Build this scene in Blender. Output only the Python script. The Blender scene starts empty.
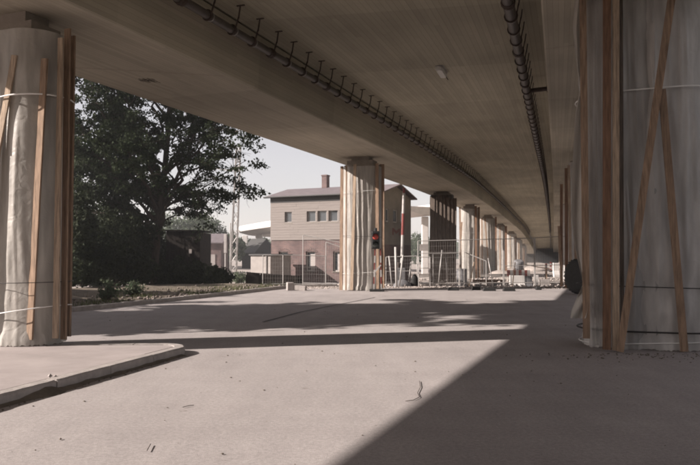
import bpy, math, random
import numpy as np
from mathutils import Vector, Matrix, noise

# ------------------------------------------------------------------ camera, sky, sun, exposure
S = bpy.context.scene
COL = S.collection
EYE, F, CX, HY = 1.55, 680.0, 350.0, 254.0      # eye height (m), focal length in photo pixels, horizon row
cam_d = bpy.data.cameras.new('camera'); cam = bpy.data.objects.new('camera', cam_d); COL.objects.link(cam)
cam.location = (0, 0, EYE)
TILT = math.atan((HY - 232.5) / F)
cam.rotation_euler = (math.pi / 2 + TILT, 0, 0)
cam_d.sensor_width = 36; cam_d.lens = 36 * F / 700
cam_d.clip_start = .05; cam_d.clip_end = 3000
S.camera = cam

SUN_EL = math.radians(26.0)
SUN_DIR = Vector((-.972, -.235, 0)).normalized() * math.cos(SUN_EL) + Vector((0, 0, math.sin(SUN_EL)))
W = bpy.data.worlds.new('World'); S.world = W; W.use_nodes = True
wn = W.node_tree.nodes; wl = W.node_tree.links
bg = wn['Background']
sky = wn.new('ShaderNodeTexSky'); sky.sky_type = 'NISHITA'; sky.sun_disc = False
sky.sun_elevation = SUN_EL; sky.sun_rotation = math.atan2(SUN_DIR.x, SUN_DIR.y)
sky.dust_density = 0.7; sky.air_density = 1.0; sky.ozone_density = 1.0
hs = wn.new('ShaderNodeHueSaturation'); hs.inputs['Saturation'].default_value = .27
tint = wn.new('ShaderNodeMix'); tint.data_type = 'RGBA'; tint.blend_type = 'MULTIPLY'
tint.inputs[0].default_value = 1; tint.inputs[7].default_value = (1.0, .92, .915, 1)
wl.new(sky.outputs[0], hs.inputs['Color']); wl.new(hs.outputs[0], tint.inputs[6]); wl.new(tint.outputs[2], bg.inputs[0])
bg.inputs[1].default_value = .057
sd = bpy.data.lights.new('sun', 'SUN'); sd.energy = 3.75; sd.angle = math.radians(.53); sd.color = (1, .915, .85)
sun = bpy.data.objects.new('sun', sd); COL.objects.link(sun)
sun.rotation_euler = SUN_DIR.to_track_quat('Z', 'Y').to_euler(); sun.location = (-30, -10, 40)
S.view_settings.view_transform = 'Standard'; S.view_settings.look = 'None'
S.view_settings.exposure = 1.58; S.view_settings.gamma = 1
S.cycles.filter_width = 1.9
S.cycles.max_bounces = 6; S.cycles.diffuse_bounces = 4; S.cycles.transparent_max_bounces = 12
R = random.Random(7)

# ------------------------------------------------------------------ helpers
def at(px, py, Y):                     # photo pixel + forward distance -> world point
    u = (px - CX) / F; v = (HY - py) / F
    return Vector((u * Y, Y, EYE + v * Y))
def sm(a, b, x):
    t = min(1, max(0, (x - a) / (b - a))); return t * t * (3 - 2 * t)
def gz(x, y):                          # terrain: road level, falling behind the end of the road
    return -.8 * sm(31.5, 46, y)
def link(o, parent=None):
    COL.objects.link(o)
    if parent is not None: o.parent = parent
    return o
def tag(o, label, cat, group=None):
    o['label'] = label; o['category'] = cat
    if group: o['group'] = group
    return o
def thing(name, label, cat, loc=(0, 0, 0), rz=0, group=None):
    o = bpy.data.objects.new(name, None); o.empty_display_size = .2
    o.location = loc; o.rotation_euler = (0, 0, rz); link(o)
    return tag(o, label, cat, group)
def struct(o, kind='structure'):
    o['kind'] = kind; return o

class MB:
    def __init__(s): s.v = []; s.f = []; s.uv = None
    def add(s, vs, fs):
        n = len(s.v); s.v += [tuple(v) for v in vs]; s.f += [tuple(i + n for i in f) for f in fs]; return s
    def box(s, a, b, M=None):
        x0, y0, z0 = a; x1, y1, z1 = b
        vs = [Vector(p) for p in ((x0,y0,z0),(x1,y0,z0),(x1,y1,z0),(x0,y1,z0),(x0,y0,z1),(x1,y0,z1),(x1,y1,z1),(x0,y1,z1))]
        if M is not None: vs = [M @ v for v in vs]
        return s.add(vs, [(3,2,1,0),(4,5,6,7),(0,1,5,4),(1,2,6,5),(2,3,7,6),(3,0,4,7)])
    def beam(s, p, q, w, t, face=(0, -1, 0), jit=0):   # rectangular bar from p to q; w across, t along 'face'
        p = Vector(p); q = Vector(q); d = (q - p).normalized(); f = Vector(face)
        f = (f - d * f.dot(d)).normalized(); r = d.cross(f)
        vs = []
        for c in (p, q):
            for a, b in ((-1,-1),(1,-1),(1,1),(-1,1)):
                vs.append(c + r * a * w / 2 + f * b * t / 2 + Vector((R.uniform(-jit,jit),R.uniform(-jit,jit),R.uniform(-jit,jit))))
        return s.add(vs, [(3,2,1,0),(4,5,6,7),(0,1,5,4),(1,2,6,5),(2,3,7,6),(3,0,4,7)])
    def tube(s, pts, r, n=8, closed=False, caps=True):
        pts = [Vector(p) for p in pts]; rs = r if isinstance(r, (list, tuple)) else [r] * len(pts)
        vs = []; m = len(pts); up = None
        for i, p in enumerate(pts):
            if closed: d = pts[(i + 1) % m] - pts[i - 1]
            else: d = pts[min(i + 1, m - 1)] - pts[max(i - 1, 0)]
            d.normalize()
            if up is None: up = Vector((0, 0, 1)) if abs(d.z) < .9 else Vector((1, 0, 0))
            a = d.cross(up).normalized(); b = a.cross(d).normalized(); up = b
            for k in range(n):
                t = 2 * math.pi * k / n
                vs.append(p + (a * math.cos(t) + b * math.sin(t)) * rs[i])
        fs = []
        for i in range(m if closed else m - 1):
            j = (i + 1) % m
            for k in range(n):
                l = (k + 1) % n; fs.append((i*n+k, i*n+l, j*n+l, j*n+k))
        if caps and not closed: fs += [tuple(range(n))[::-1], tuple((m-1)*n + k for k in range(n))]
        return s.add(vs, fs)
    def lathe(s, prof, n=16, M=None):
        vs = []
        for r, z in prof:
            for k in range(n):
                t = 2 * math.pi * k / n; v = Vector((r * math.cos(t), r * math.sin(t), z)); vs.append(M @ v if M is not None else v)
        m = len(prof); fs = [(i*n+k, i*n+(k+1)%n, (i+1)*n+(k+1)%n, (i+1)*n+k) for i in range(m-1) for k in range(n)]
        fs += [tuple(range(n))[::-1], tuple((m-1)*n + k for k in range(n))]
        return s.add(vs, fs)
    def stone(s, c, r, sq=.7):
        vs = []
        for p in ((1,0,0),(-1,0,0),(0,1,0),(0,-1,0),(0,0,1),(0,0,-1),(.6,.6,.5),(-.6,.5,.6),(.5,-.6,-.5),(-.5,-.6,.5)):
            v = Vector(p) * r * R.uniform(.7, 1.2); v.z *= sq; vs.append(Vector(c) + v)
        return s.add(vs[:6], [(0,2,4),(2,1,4),(1,3,4),(3,0,4),(2,0,5),(1,2,5),(3,1,5),(0,3,5)])
    def build(s, name, mat, parent=None, smooth=False, bevel=0, loc=None):
        me = bpy.data.meshes.new(name); me.from_pydata(s.v, [], s.f); me.update()
        if s.uv is not None:
            uvl = me.uv_layers.new(name='uv')
            li = np.zeros(len(me.loops), dtype=np.int32); me.loops.foreach_get('vertex_index', li)
            uvl.data.foreach_set('uv', np.array(s.uv, dtype=np.float32)[li].ravel())
        if smooth: me.polygons.foreach_set('use_smooth', [True] * len(me.polygons))
        me.materials.append(mat)
        o = bpy.data.objects.new(name, me); link(o, parent)
        if bevel:
            b = o.modifiers.new('bevel', 'BEVEL'); b.width = bevel; b.segments = 2; b.limit_method = 'ANGLE'
        return o
def setloc(o, c):                      # move origin of a top-level mesh to c
    c = Vector(c); o.data.transform(Matrix.Translation(-c)); o.location = c; return o

# ------------------------------------------------------------------ materials
def mat(name, col, rough=.8, spec=.3, metal=0, var=.0, vscale=3, bump=0, bscale=60, col2=None, coord='Object', stretch=None, dirt=None):
    m = bpy.data.materials.new(name); m.use_nodes = True; N = m.node_tree.nodes; L = m.node_tree.links
    b = N['Principled BSDF']; b.inputs['Roughness'].default_value = rough; b.inputs['Metallic'].default_value = metal
    b.inputs['Specular IOR Level'].default_value = spec
    b.inputs['Base Color'].default_value = (*col, 1)
    if var or bump or col2:
        tc = N.new('ShaderNodeTexCoord'); src = tc.outputs[coord]
        if stretch:
            mp = N.new('ShaderNodeMapping'); mp.inputs['Scale'].default_value = stretch; L.new(src, mp.inputs[0]); src = mp.outputs[0]
        n1 = N.new('ShaderNodeTexNoise'); n1.inputs['Scale'].default_value = vscale; n1.inputs['Detail'].default_value = 6; n1.inputs['Roughness'].default_value = .65
        L.new(src, n1.inputs['Vector'])
        r = N.new('ShaderNodeValToRGB'); c2 = col2 or tuple(c * (1 - var) for c in col)
        r.color_ramp.elements[0].position = .32; r.color_ramp.elements[0].color = (*c2, 1)
        r.color_ramp.elements[1].position = .68; r.color_ramp.elements[1].color = (*(tuple(min(1, c * (1 + var * .6)) for c in col) if not col2 else col), 1)
        L.new(n1.outputs[0], r.inputs[0]); L.new(r.outputs[0], b.inputs['Base Color'])
        if bump:
            n2 = N.new('ShaderNodeTexNoise'); n2.inputs['Scale'].default_value = bscale; n2.inputs['Detail'].default_value = 4
            L.new(src, n2.inputs['Vector'])
            bp = N.new('ShaderNodeBump'); bp.inputs['Strength'].default_value = bump; bp.inputs['Distance'].default_value = .02
            L.new(n2.outputs[0], bp.inputs['Height']); L.new(bp.outputs[0], b.inputs['Normal'])
    return m

def concrete_formwork(name, col, board=.10, dark=.82):
    """board-marked concrete; UV: u along the bridge (m), v across (m)"""
    m = bpy.data.materials.new(name); m.use_nodes = True; N = m.node_tree.nodes; L = m.node_tree.links
    b = N['Principled BSDF']; b.inputs['Roughness'].default_value = .85; b.inputs['Specular IOR Level'].default_value = .25
    uv = N.new('ShaderNodeUVMap'); uv.uv_map = 'uv'
    sp = N.new('ShaderNodeSeparateXYZ'); L.new(uv.outputs[0], sp.inputs[0])
    def math_(op, a, bb=None):
        n = N.new('ShaderNodeMath'); n.operation = op
        for i, x in enumerate((a, bb)):
            if x is None: continue
            if isinstance(x, (int, float)): n.inputs[i].default_value = x
            else: L.new(x, n.inputs[i])
        return n.outputs[0]
    vb = math_('DIVIDE', sp.outputs[1], board)
    fl = math_('FLOOR', vb); fr = math_('FRACT', vb)
    # boards 4 m long with staggered butt ends
    wn0 = N.new('ShaderNodeTexWhiteNoise'); wn0.noise_dimensions = '1D'; L.new(fl, wn0.inputs['W'])
    ub = math_('DIVIDE', math_('ADD', sp.outputs[0], math_('MULTIPLY', wn0.outputs[0], 4.0)), 4.0)
    cell = math_('ADD', math_('MULTIPLY', fl, 17.3), math_('FLOOR', ub))
    wn1 = N.new('ShaderNodeTexWhiteNoise'); wn1.noise_dimensions = '1D'; L.new(cell, wn1.inputs['W'])
    tone = math_('ADD', math_('MULTIPLY', wn1.outputs[0], .16), .90)
    edge = math_('LESS_THAN', fr, .10)
    tone = math_('MULTIPLY', tone, math_('SUBTRACT', 1.0, math_('MULTIPLY', edge, 1 - dark)))
    # pour sections of about 5 m with their own tone
    sec = math_('FLOOR', math_('DIVIDE', sp.outputs[0], 5.2))
    wn2 = N.new('ShaderNodeTexWhiteNoise'); wn2.noise_dimensions = '1D'; L.new(sec, wn2.inputs['W'])
    tone = math_('MULTIPLY', tone, math_('ADD', math_('MULTIPLY', wn2.outputs[0], .14), .92))
    big = N.new('ShaderNodeTexNoise'); big.inputs['Scale'].default_value = .35; big.inputs['Detail'].default_value = 6
    mp = N.new('ShaderNodeMapping'); mp.inputs['Scale'].default_value = (.9, 1.1, 1); L.new(uv.outputs[0], mp.inputs[0]); L.new(mp.outputs[0], big.inputs['Vector'])
    stain = math_('ADD', math_('MULTIPLY', big.outputs[0], .7), .65)
    tone = math_('MULTIPLY', tone, stain)
    grain = N.new('ShaderNodeTexNoise'); grain.inputs['Scale'].default_value = 3; grain.inputs['Detail'].default_value = 8
    mp2 = N.new('ShaderNodeMapping'); mp2.inputs['Scale'].default_value = (1, 14, 1); L.new(uv.outputs[0], mp2.inputs[0]); L.new(mp2.outputs[0], grain.inputs['Vector'])
    tone = math_('MULTIPLY', tone, math_('ADD', math_('MULTIPLY', grain.outputs[0], .16), .92))
    mx = N.new('ShaderNodeMix'); mx.data_type = 'RGBA'; mx.blend_type = 'MULTIPLY'; mx.inputs[0].default_value = 1
    mx.inputs[6].default_value = (*col, 1)
    L.new(tone, mx.inputs[7]); L.new(mx.outputs[2], b.inputs['Base Color'])
    bp = N.new('ShaderNodeBump'); bp.inputs['Strength'].default_value = .35; bp.inputs['Distance'].default_value = .01
    L.new(math_('SUBTRACT', math_('MULTIPLY', grain.outputs[0], .4), edge), bp.inputs['Height']); L.new(bp.outputs[0], b.inputs['Normal'])
    return m

def asphalt():
    m = bpy.data.materials.new('asphalt'); m.use_nodes = True; N = m.node_tree.nodes; L = m.node_tree.links
    b = N['Principled BSDF']; b.inputs['Roughness'].default_value = .88; b.inputs['Specular IOR Level'].default_value = .25
    tc = N.new('ShaderNodeTexCoord')
    def nz(scale, detail=5, st=None, rough=.6):
        n = N.new('ShaderNodeTexNoise'); n.inputs['Scale'].default_value = scale; n.inputs['Detail'].default_value = detail; n.inputs['Roughness'].default_value = rough
        src = tc.outputs['Object']
        if st:
            mp = N.new('ShaderNodeMapping'); mp.inputs['Scale'].default_value = st; mp.inputs['Rotation'].default_value = (0, 0, .3); L.new(src, mp.inputs[0]); src = mp.outputs[0]
        L.new(src, n.inputs['Vector']); return n.outputs[0]
    def ramp(src, p0, c0, p1, c1):
        r = N.new('ShaderNodeValToRGB'); r.color_ramp.elements[0].position = p0; r.color_ramp.elements[0].color = (*c0, 1)
        r.color_ramp.elements[1].position = p1; r.color_ramp.elements[1].color = (*c1, 1); L.new(src, r.inputs[0]); return r.outputs[0]
    def mul(a, c):
        x = N.new('ShaderNodeMix'); x.data_type = 'RGBA'; x.blend_type = 'MULTIPLY'; x.inputs[0].default_value = 1; L.new(a, x.inputs[6]); L.new(c, x.inputs[7]); return x.outputs[2]
    c = ramp(nz(.35, 6), .3, (.34, .308, .298), .7, (.41, .373, .36))
    c = mul(c, ramp(nz(2.2, 6, (1, .3, 1)), .3, (.88, .88, .885), .7, (1.05, 1.05, 1.05)))
    c = mul(c, ramp(nz(.9, 8, (.25, 1.6, 1), .7), .38, (.95, .945, .945), .6, (1.02, 1.02, 1.02)))
    c = mul(c, ramp(nz(26, 5, None, .8), .35, (.80, .79, .79), .65, (1.12, 1.12, 1.12)))
    c = mul(c, ramp(nz(7, 3), .24, (.62, .58, .55), .33, (1, 1, 1)))
    v = N.new('ShaderNodeTexVoronoi'); v.inputs['Scale'].default_value = 150; L.new(tc.outputs['Object'], v.inputs['Vector'])
    c = mul(c, ramp(v.outputs['Distance'], .05, (1.12, 1.1, 1.08), .6, (.84, .84, .84)))
    L.new(c, b.inputs['Base Color'])
    h = N.new('ShaderNodeMath'); h.operation = 'ADD'; L.new(v.outputs['Distance'], h.inputs[0]); L.new(nz(18, 6), h.inputs[1])
    bp = N.new('ShaderNodeBump'); bp.inputs['Strength'].default_value = .25; bp.inputs['Distance'].default_value = .008
    L.new(h.outputs[0], bp.inputs['Height']); L.new(bp.outputs[0], b.inputs['Normal'])
    return m

def foil_mat(name, col, clear=.25, trans=.3):
    m = bpy.data.materials.new(name); m.use_nodes = True; N = m.node_tree.nodes; L = m.node_tree.links
    b = N['Principled BSDF']; b.inputs['Base Color'].default_value = (*col, 1); b.inputs['Roughness'].default_value = .42
    b.inputs['Specular IOR Level'].default_value = .4
    tc = N.new('ShaderNodeTexCoord'); mp = N.new('ShaderNodeMapping'); mp.inputs['Scale'].default_value = (3, 3, .5)
    L.new(tc.outputs['Object'], mp.inputs[0])
    n = N.new('ShaderNodeTexNoise'); n.inputs['Scale'].default_value = 2.5; n.inputs['Detail'].default_value = 5; L.new(mp.outputs[0], n.inputs['Vector'])
    r = N.new('ShaderNodeValToRGB'); r.color_ramp.elements[0].position = .3; r.color_ramp.elements[0].color = (*(c * .68 for c in col), 1)
    r.color_ramp.elements[1].position = .7; r.color_ramp.elements[1].color = (*(min(.85, c * 1.18) for c in col), 1)
    L.new(n.outputs[0], r.inputs[0]); L.new(r.outputs[0], b.inputs['Base Color'])
    n2 = N.new('ShaderNodeTexNoise'); n2.inputs['Scale'].default_value = 5; n2.inputs['Detail'].default_value = 7; n2.inputs['Distortion'].default_value = 1.2
    L.new(tc.outputs['Object'], n2.inputs['Vector'])
    bp = N.new('ShaderNodeBump'); bp.inputs['Strength'].default_value = .4; bp.inputs['Distance'].default_value = .04
    L.new(n2.outputs[0], bp.inputs['Height']); L.new(bp.outputs[0], b.inputs['Normal'])
    tr = N.new('ShaderNodeBsdfTranslucent'); tr.inputs[0].default_value = (*col, 1)
    tp = N.new('ShaderNodeBsdfTransparent'); tp.inputs[0].default_value = (.9, .88, .85, 1)
    m1 = N.new('ShaderNodeMixShader'); m1.inputs[0].default_value = trans; L.new(b.outputs[0], m1.inputs[1]); L.new(tr.outputs[0], m1.inputs[2])
    m2 = N.new('ShaderNodeMixShader'); m2.inputs[0].default_value = clear; L.new(m1.outputs[0], m2.inputs[1]); L.new(tp.outputs[0], m2.inputs[2])
    L.new(m2.outputs[0], N['Material Output'].inputs['Surface'])
    return m

def leaf_mat(name, c1, c2, trans=.35):
    m = bpy.data.materials.new(name); m.use_nodes = True; N = m.node_tree.nodes; L = m.node_tree.links
    b = N['Principled BSDF']; b.inputs['Roughness'].default_value = .7; b.inputs['Specular IOR Level'].default_value = .1
    g = N.new('ShaderNodeNewGeometry')
    r = N.new('ShaderNodeValToRGB'); r.color_ramp.elements[0].color = (*c1, 1); r.color_ramp.elements[1].color = (*c2, 1)
    L.new(g.outputs['Random Per Island'], r.inputs[0]); L.new(r.outputs[0], b.inputs['Base Color'])
    t = N.new('ShaderNodeBsdfTranslucent'); L.new(r.outputs[0], t.inputs[0])
    x = N.new('ShaderNodeMixShader'); x.inputs[0].default_value = trans; L.new(b.outputs[0], x.inputs[1]); L.new(t.outputs[0], x.inputs[2])
    L.new(x.outputs[0], N['Material Output'].inputs['Surface'])
    return m

def brick_mat():
    m = bpy.data.materials.new('brick'); m.use_nodes = True; N = m.node_tree.nodes; L = m.node_tree.links
    b = N['Principled BSDF']; b.inputs['Roughness'].default_value = .9; b.inputs['Specular IOR Level'].default_value = .2
    uv = N.new('ShaderNodeUVMap'); uv.uv_map = 'uv'
    t = N.new('ShaderNodeTexBrick'); t.inputs['Scale'].default_value = 1; t.inputs['Brick Width'].default_value = .25; t.inputs['Row Height'].default_value = .075
    t.inputs['Mortar Size'].default_value = .008; t.inputs['Color1'].default_value = (.155, .104, .096, 1); t.inputs['Color2'].default_value = (.11, .08, .076, 1); t.inputs['Mortar'].default_value = (.15, .125, .12, 1)
    L.new(uv.outputs[0], t.inputs['Vector'])
    n = N.new('ShaderNodeTexNoise'); n.inputs['Scale'].default_value = 1.1; n.inputs['Detail'].default_value = 6; L.new(uv.outputs[0], n.inputs['Vector'])
    r = N.new('ShaderNodeValToRGB'); r.color_ramp.elements[0].position = .3; r.color_ramp.elements[0].color = (.7, .7, .72, 1); r.color_ramp.elements[1].position = .7; r.color_ramp.elements[1].color = (1.25, 1.2, 1.18, 1)
    L.new(n.outputs[0], r.inputs[0])
    x = N.new('ShaderNodeMix'); x.data_type = 'RGBA'; x.blend_type = 'MULTIPLY'; x.inputs[0].default_value = 1
    L.new(t.outputs[0], x.inputs[6]); L.new(r.outputs[0], x.inputs[7]); L.new(x.outputs[2], b.inputs['Base Color'])
    return m

M = {}
M['concrete'] = concrete_formwork('girder_concrete', (.43, .385, .312))
M['slab'] = concrete_formwork('slab_concrete', (.41, .372, .29), board=.14, dark=.78)
M['asphalt'] = asphalt()
M['earth'] = mat('dusty_earth', (.36, .315, .285), .95, .1, var=.28, vscale=.5, bump=.6, bscale=7)
M['verge'] = mat('verge_earth', (.15, .125, .10), .95, .1, var=.45, vscale=2.2, bump=.8, bscale=12)
M['pave'] = mat('pavement', (.33, .287, .275), .9, .2, var=.16, vscale=1.6, bump=.3, bscale=90)
M['kerb'] = mat('kerb_concrete', (.34, .305, .285), .85, .25, var=.22, vscale=6, bump=.35, bscale=50)
M['pillar'] = mat('pillar_concrete', (.26, .225, .195), .9, .2, var=.2, vscale=3, bump=.3, bscale=40)
M['pconc'] = mat('pale_concrete', (.60, .56, .53), .85, .2, var=.12, vscale=1.5)
M['foil'] = foil_mat('plastic_sheet', (.50, .465, .425), .10, .3)
M['foil_grey'] = foil_mat('grey_plastic_sheet', (.66, .63, .61), .16)
M['foil_dark'] = foil_mat('brown_plastic_sheet', (.12, .1, .085), .1)
M['foil_clear'] = foil_mat('clear_plastic_sheet', (.62, .60, .585), .45, .3)
M['wood'] = mat('raw_board', (.245, .168, .118), .8, .2, var=.5, vscale=7, bump=.3, bscale=20, stretch=(5, 5, .35))
M['wood_pale'] = mat('pale_board', (.33, .25, .185), .8, .2, var=.5, vscale=7, bump=.3, bscale=20, stretch=(5, 5, .35))
M['wood_dark'] = mat('brown_board', (.17, .10, .066), .85, .15, var=.5, vscale=7, bump=.3, bscale=20, stretch=(5, 5, .35))
M['wood_greybrown'] = mat('greybrown_board', (.125, .10, .084), .9, .1, var=.5, vscale=7, bump=.3, bscale=20, stretch=(5, 5, .35))  # darker, greyer board colour
M['strap'] = mat('white_strap', (.72, .70, .68), .45, .4)
M['wire'] = mat('dark_wire', (.03, .026, .024), .6, .3)
M['pipe'] = mat('drain_pipe', (.085, .07, .062), .45, .4, var=.3, vscale=5)
M['rust'] = mat('rusty_steel', (.07, .05, .042), .7, .3, var=.4, vscale=8)
M['galv'] = mat('galvanised_steel', (.34, .32, .305), .5, .5, metal=.3, var=.15, vscale=6)
M['wtube'] = mat('white_painted_tube', (.40, .375, .355), .5, .4)
M['black'] = mat('black_plastic', (.018, .017, .017), .45, .4)
M['rubber'] = mat('rubber', (.022, .021, .02), .8, .3, var=.3, vscale=10)
M['red'] = mat('red_paint', (.20, .05, .042), .5, .4, var=.15, vscale=6)
M['white'] = mat('white_paint', (.42, .39, .37), .6, .3, var=.1, vscale=4)
M['brick'] = brick_mat()
M['siding'] = mat('weathered_siding', (.212, .185, .17), .85, .2, var=.10, vscale=2.5, bump=.3, bscale=15, stretch=(.5, .5, 6))
M['sidedark'] = mat('grey_plaster', (.21, .185, .16), .9, .15, var=.15, vscale=1.5)
M['roof'] = mat('grey_roofing', (.155, .13, .135), .85, .25, var=.2, vscale=2)
M['fascia'] = mat('dark_fascia', (.07, .068, .066), .7, .3)
M['frame'] = mat('window_frame', (.42, .39, .37), .6, .3)
M['glass'] = mat('window_glass', (.05, .055, .06), .08, .6)
M['pane_pale'] = mat('boarded_pane', (.36, .32, .30), .6, .3, var=.15, vscale=3)
M['shed'] = mat('tarred_boards', (.022, .017, .014), .85, .2, var=.4, vscale=4)
M['bark'] = mat('bark', (.055, .042, .034), .95, .15, var=.4, vscale=5, bump=.8, bscale=14, stretch=(4, 4, .8))
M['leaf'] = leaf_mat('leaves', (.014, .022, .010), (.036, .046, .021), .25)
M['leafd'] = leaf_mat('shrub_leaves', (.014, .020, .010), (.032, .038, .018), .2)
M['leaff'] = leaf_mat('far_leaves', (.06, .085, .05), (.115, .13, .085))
M['grass'] = leaf_mat('grass_blades', (.05, .07, .025), (.12, .12, .055))
M['ballast'] = mat('ballast', (.36, .32, .29), .95, .1, var=.3, vscale=4, bump=.8, bscale=16)
M['steelrail'] = mat('rail_steel', (.30, .27, .25), .4, .5, metal=.6)
M['lens_red'] = mat('red_lens', (.45, .06, .04), .25, .6)
M['lens_dark'] = mat('dark_lens', (.03, .035, .03), .2, .6)
M['barrel'] = mat('grey_barrel', (.16, .155, .16), .6, .3, var=.2, vscale=5)
M['stones'] = mat('rubble_stone', (.40, .35, .32), .95, .1, var=.3, vscale=6)
M['vstone'] = mat('verge_stone', (.19, .16, .14), .95, .1, var=.4, vscale=1.5)
M['bank'] = mat('light_block_green', (.075, .08, .04), .95, .1, var=.5, vscale=1.5, bump=.8, bscale=8)
M['abut'] = mat('shade_dark_abutment', (.09, .08, .07), .9, .1, var=.2, vscale=1)  # colour darkened to paint the shade under the deck
M['annex'] = mat('dirty_whitewash', (.33, .30, .28), .9, .1, var=.15, vscale=2)
M['lampglass'] = mat('lamp_cover', (.62, .60, .56), .3, .5)
M['emblem'] = mat('emblem_red', (.15, .065, .055), .7, .2)
M['mark'] = mat('scribble', (.05, .04, .035), .8, .1)
M['seam'] = mat('pale_seam', (.42, .36, .30), .9, .1, var=.2, vscale=6)

# ------------------------------------------------------------------ bridge lines
YS = np.arange(-70, 191, 1.0)
def curve(pts, blur=11):
    p = np.array(pts, float)
    ext = np.arange(-110, 231, 1.0)
    lo = p[0, 1] + (ext - p[0, 0]) * (p[1, 1] - p[0, 1]) / (p[1, 0] - p[0, 0])
    hi = p[-1, 1] + (ext - p[-1, 0]) * (p[-1, 1] - p[-2, 1]) / (p[-1, 0] - p[-2, 0])
    v = np.interp(ext, p[:, 0], p[:, 1]); v = np.where(ext < p[0, 0], lo, v); v = np.where(ext > p[-1, 0], hi, v)
    k = np.ones(blur) / blur
    for _ in range(2):
        vp = np.pad(v, blur, mode='reflect', reflect_type='odd'); v = np.convolve(vp, k, 'same')[blur:-blur]
    return lambda y: float(np.interp(y, ext, v))
LC = curve([(-15, -16.1), (0, -10.05), (11.5, -5.65), (29.3, .517), (47, 6.4), (63, 11.1), (79, 16.0), (95, 21.0), (112, 26.6), (150, 38.2), (180, 47.3)])
RC = curve([(-15, -3.6), (0, 1.35), (11.5, 4.95), (31, 10.9), (47, 15.8), (85, 27.2), (112, 35.3), (150, 46.6), (180, 55.5)])
HU = curve([(-15, 3.65), (0, 3.76), (11.5, 3.92), (29.3, 4.18), (47, 4.42), (63, 4.62), (79, 4.55), (95, 4.25), (112, 3.75), (130, 3.0), (150, 2.0), (175, .6)])
def frame(C, y):                       # (point, right normal) of a girder line at distance y
    d = Vector((C(y + .5) - C(y - .5), 1, 0)).normalized()
    return Vector((C(y), y, 0)), Vector((d.y, -d.x, 0))
HW, WEB, SLAB = 1.6, 1.27, .32
RISE = .42                              # cross-fall: the right girder sits higher
def dzC(C): return RISE if C is RC else 0

# ------------------------------------------------------------------ the setting: ground, road, pavement, verge
def sheet(name, xs, ys, zf, m):
    mb = MB(); nx, ny = len(xs), len(ys)
    mb.v = [(x, y, zf(x, y)) for y in ys for x in xs]
    mb.f = [(j*nx+i, j*nx+i+1, (j+1)*nx+i+1, (j+1)*nx+i) for j in range(ny-1) for i in range(nx-1)]
    return struct(mb.build(name, m, smooth=True))
gx = [-600, -300, -150, -80, -50, -35, -25, -18, -12, -6, 0, 6, 12, 18, 25, 35, 50, 80, 150, 300, 600]
gy = [-300, -100, -50, -20, 0, 10, 20, 28, 31.5, 33, 35, 37, 39, 41, 43, 46, 55, 70, 100, 150, 250, 500, 1200]
sheet('ground', gx, gy, lambda x, y: gz(x, y) - .012, M['earth'])
# road sheet: undulating a little, ragged far edge
rx = np.linspace(-9, 26, 71); ry = np.linspace(-25, 31.4, 115)
def road_z(x, y):
    e = noise.noise(Vector((x * .25, y * .25, 3))) * .008
    return e - (0 if y < 31 else .004)
sheet('road', [float(x) for x in rx], [float(y) for y in ry], road_z, M['asphalt'])

# unseen bank added at right to block light from the girder's inner face
def emb(x, y):
    d = x - (RC(y) + 10.5); return gz(x, y) - .05 + 3.6 * sm(0, 9, d) + .35 * noise.noise(Vector((x * .3, y * .3, 2))) * sm(0, 4, d)
mb = MB(); ey = np.linspace(-60, 175, 95); et = np.linspace(0, 1, 16)
mb.v = [(RC(float(y)) + 10 + 45 * float(t) ** 1.5, float(y), emb(RC(float(y)) + 10 + 45 * float(t) ** 1.5, float(y))) for y in ey for t in et]
mb.f = [(j*16+i, j*16+i+1, (j+1)*16+i+1, (j+1)*16+i) for j in range(94) for i in range(15)]
struct(mb.build('light_block_bank', M['bank'], smooth=True))

# pavement corner with its kerb stones
kA, kB = Vector((-4.95, 2.0, 0)), Vector((-2.58, 10.45, 0))
kd = (kB - kA).normalized(); kn = Vector((kd.y, -kd.x, 0))      # road side
corner = []                                                      # outer kerb line: straight run, rounded corner, far return
for i in range(10): corner.append(kA + (kB - kA) * i / 9)
rr = .42; cc = kB - kn * rr
for i in range(1, 9):
    a = i / 8 * math.radians(98); corner.append(cc + (kn * math.cos(a) + kd * math.sin(a)) * rr)
ldir = Vector((-1, -.02, 0)).normalized()
last = corner[-1]
for i in range(1, 8): corner.append(last + ldir * i * .9)
PZ = .12
mb = MB()
inner = []
for i, p in enumerate(corner):
    d = (corner[min(i + 1, len(corner) - 1)] - corner[max(i - 1, 0)]).normalized(); n = Vector((d.y, -d.x, 0))
    inner.append((p - n * .195, p, n))
poly = [q[0] for q in inner] + [Vector((-14, 10.7, 0)), Vector((-14, 2, 0))]
top = [Vector((p.x, p.y, PZ - .006)) for p in poly]; bot = [Vector((p.x, p.y, -.05)) for p in poly]
n = len(poly)
mb.add(top + bot, [tuple(range(n))] + [(i, n + i, n + (i + 1) % n, (i + 1) % n) for i in range(n)])
pav = struct(mb.build('pavement', M['pave']))
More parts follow.
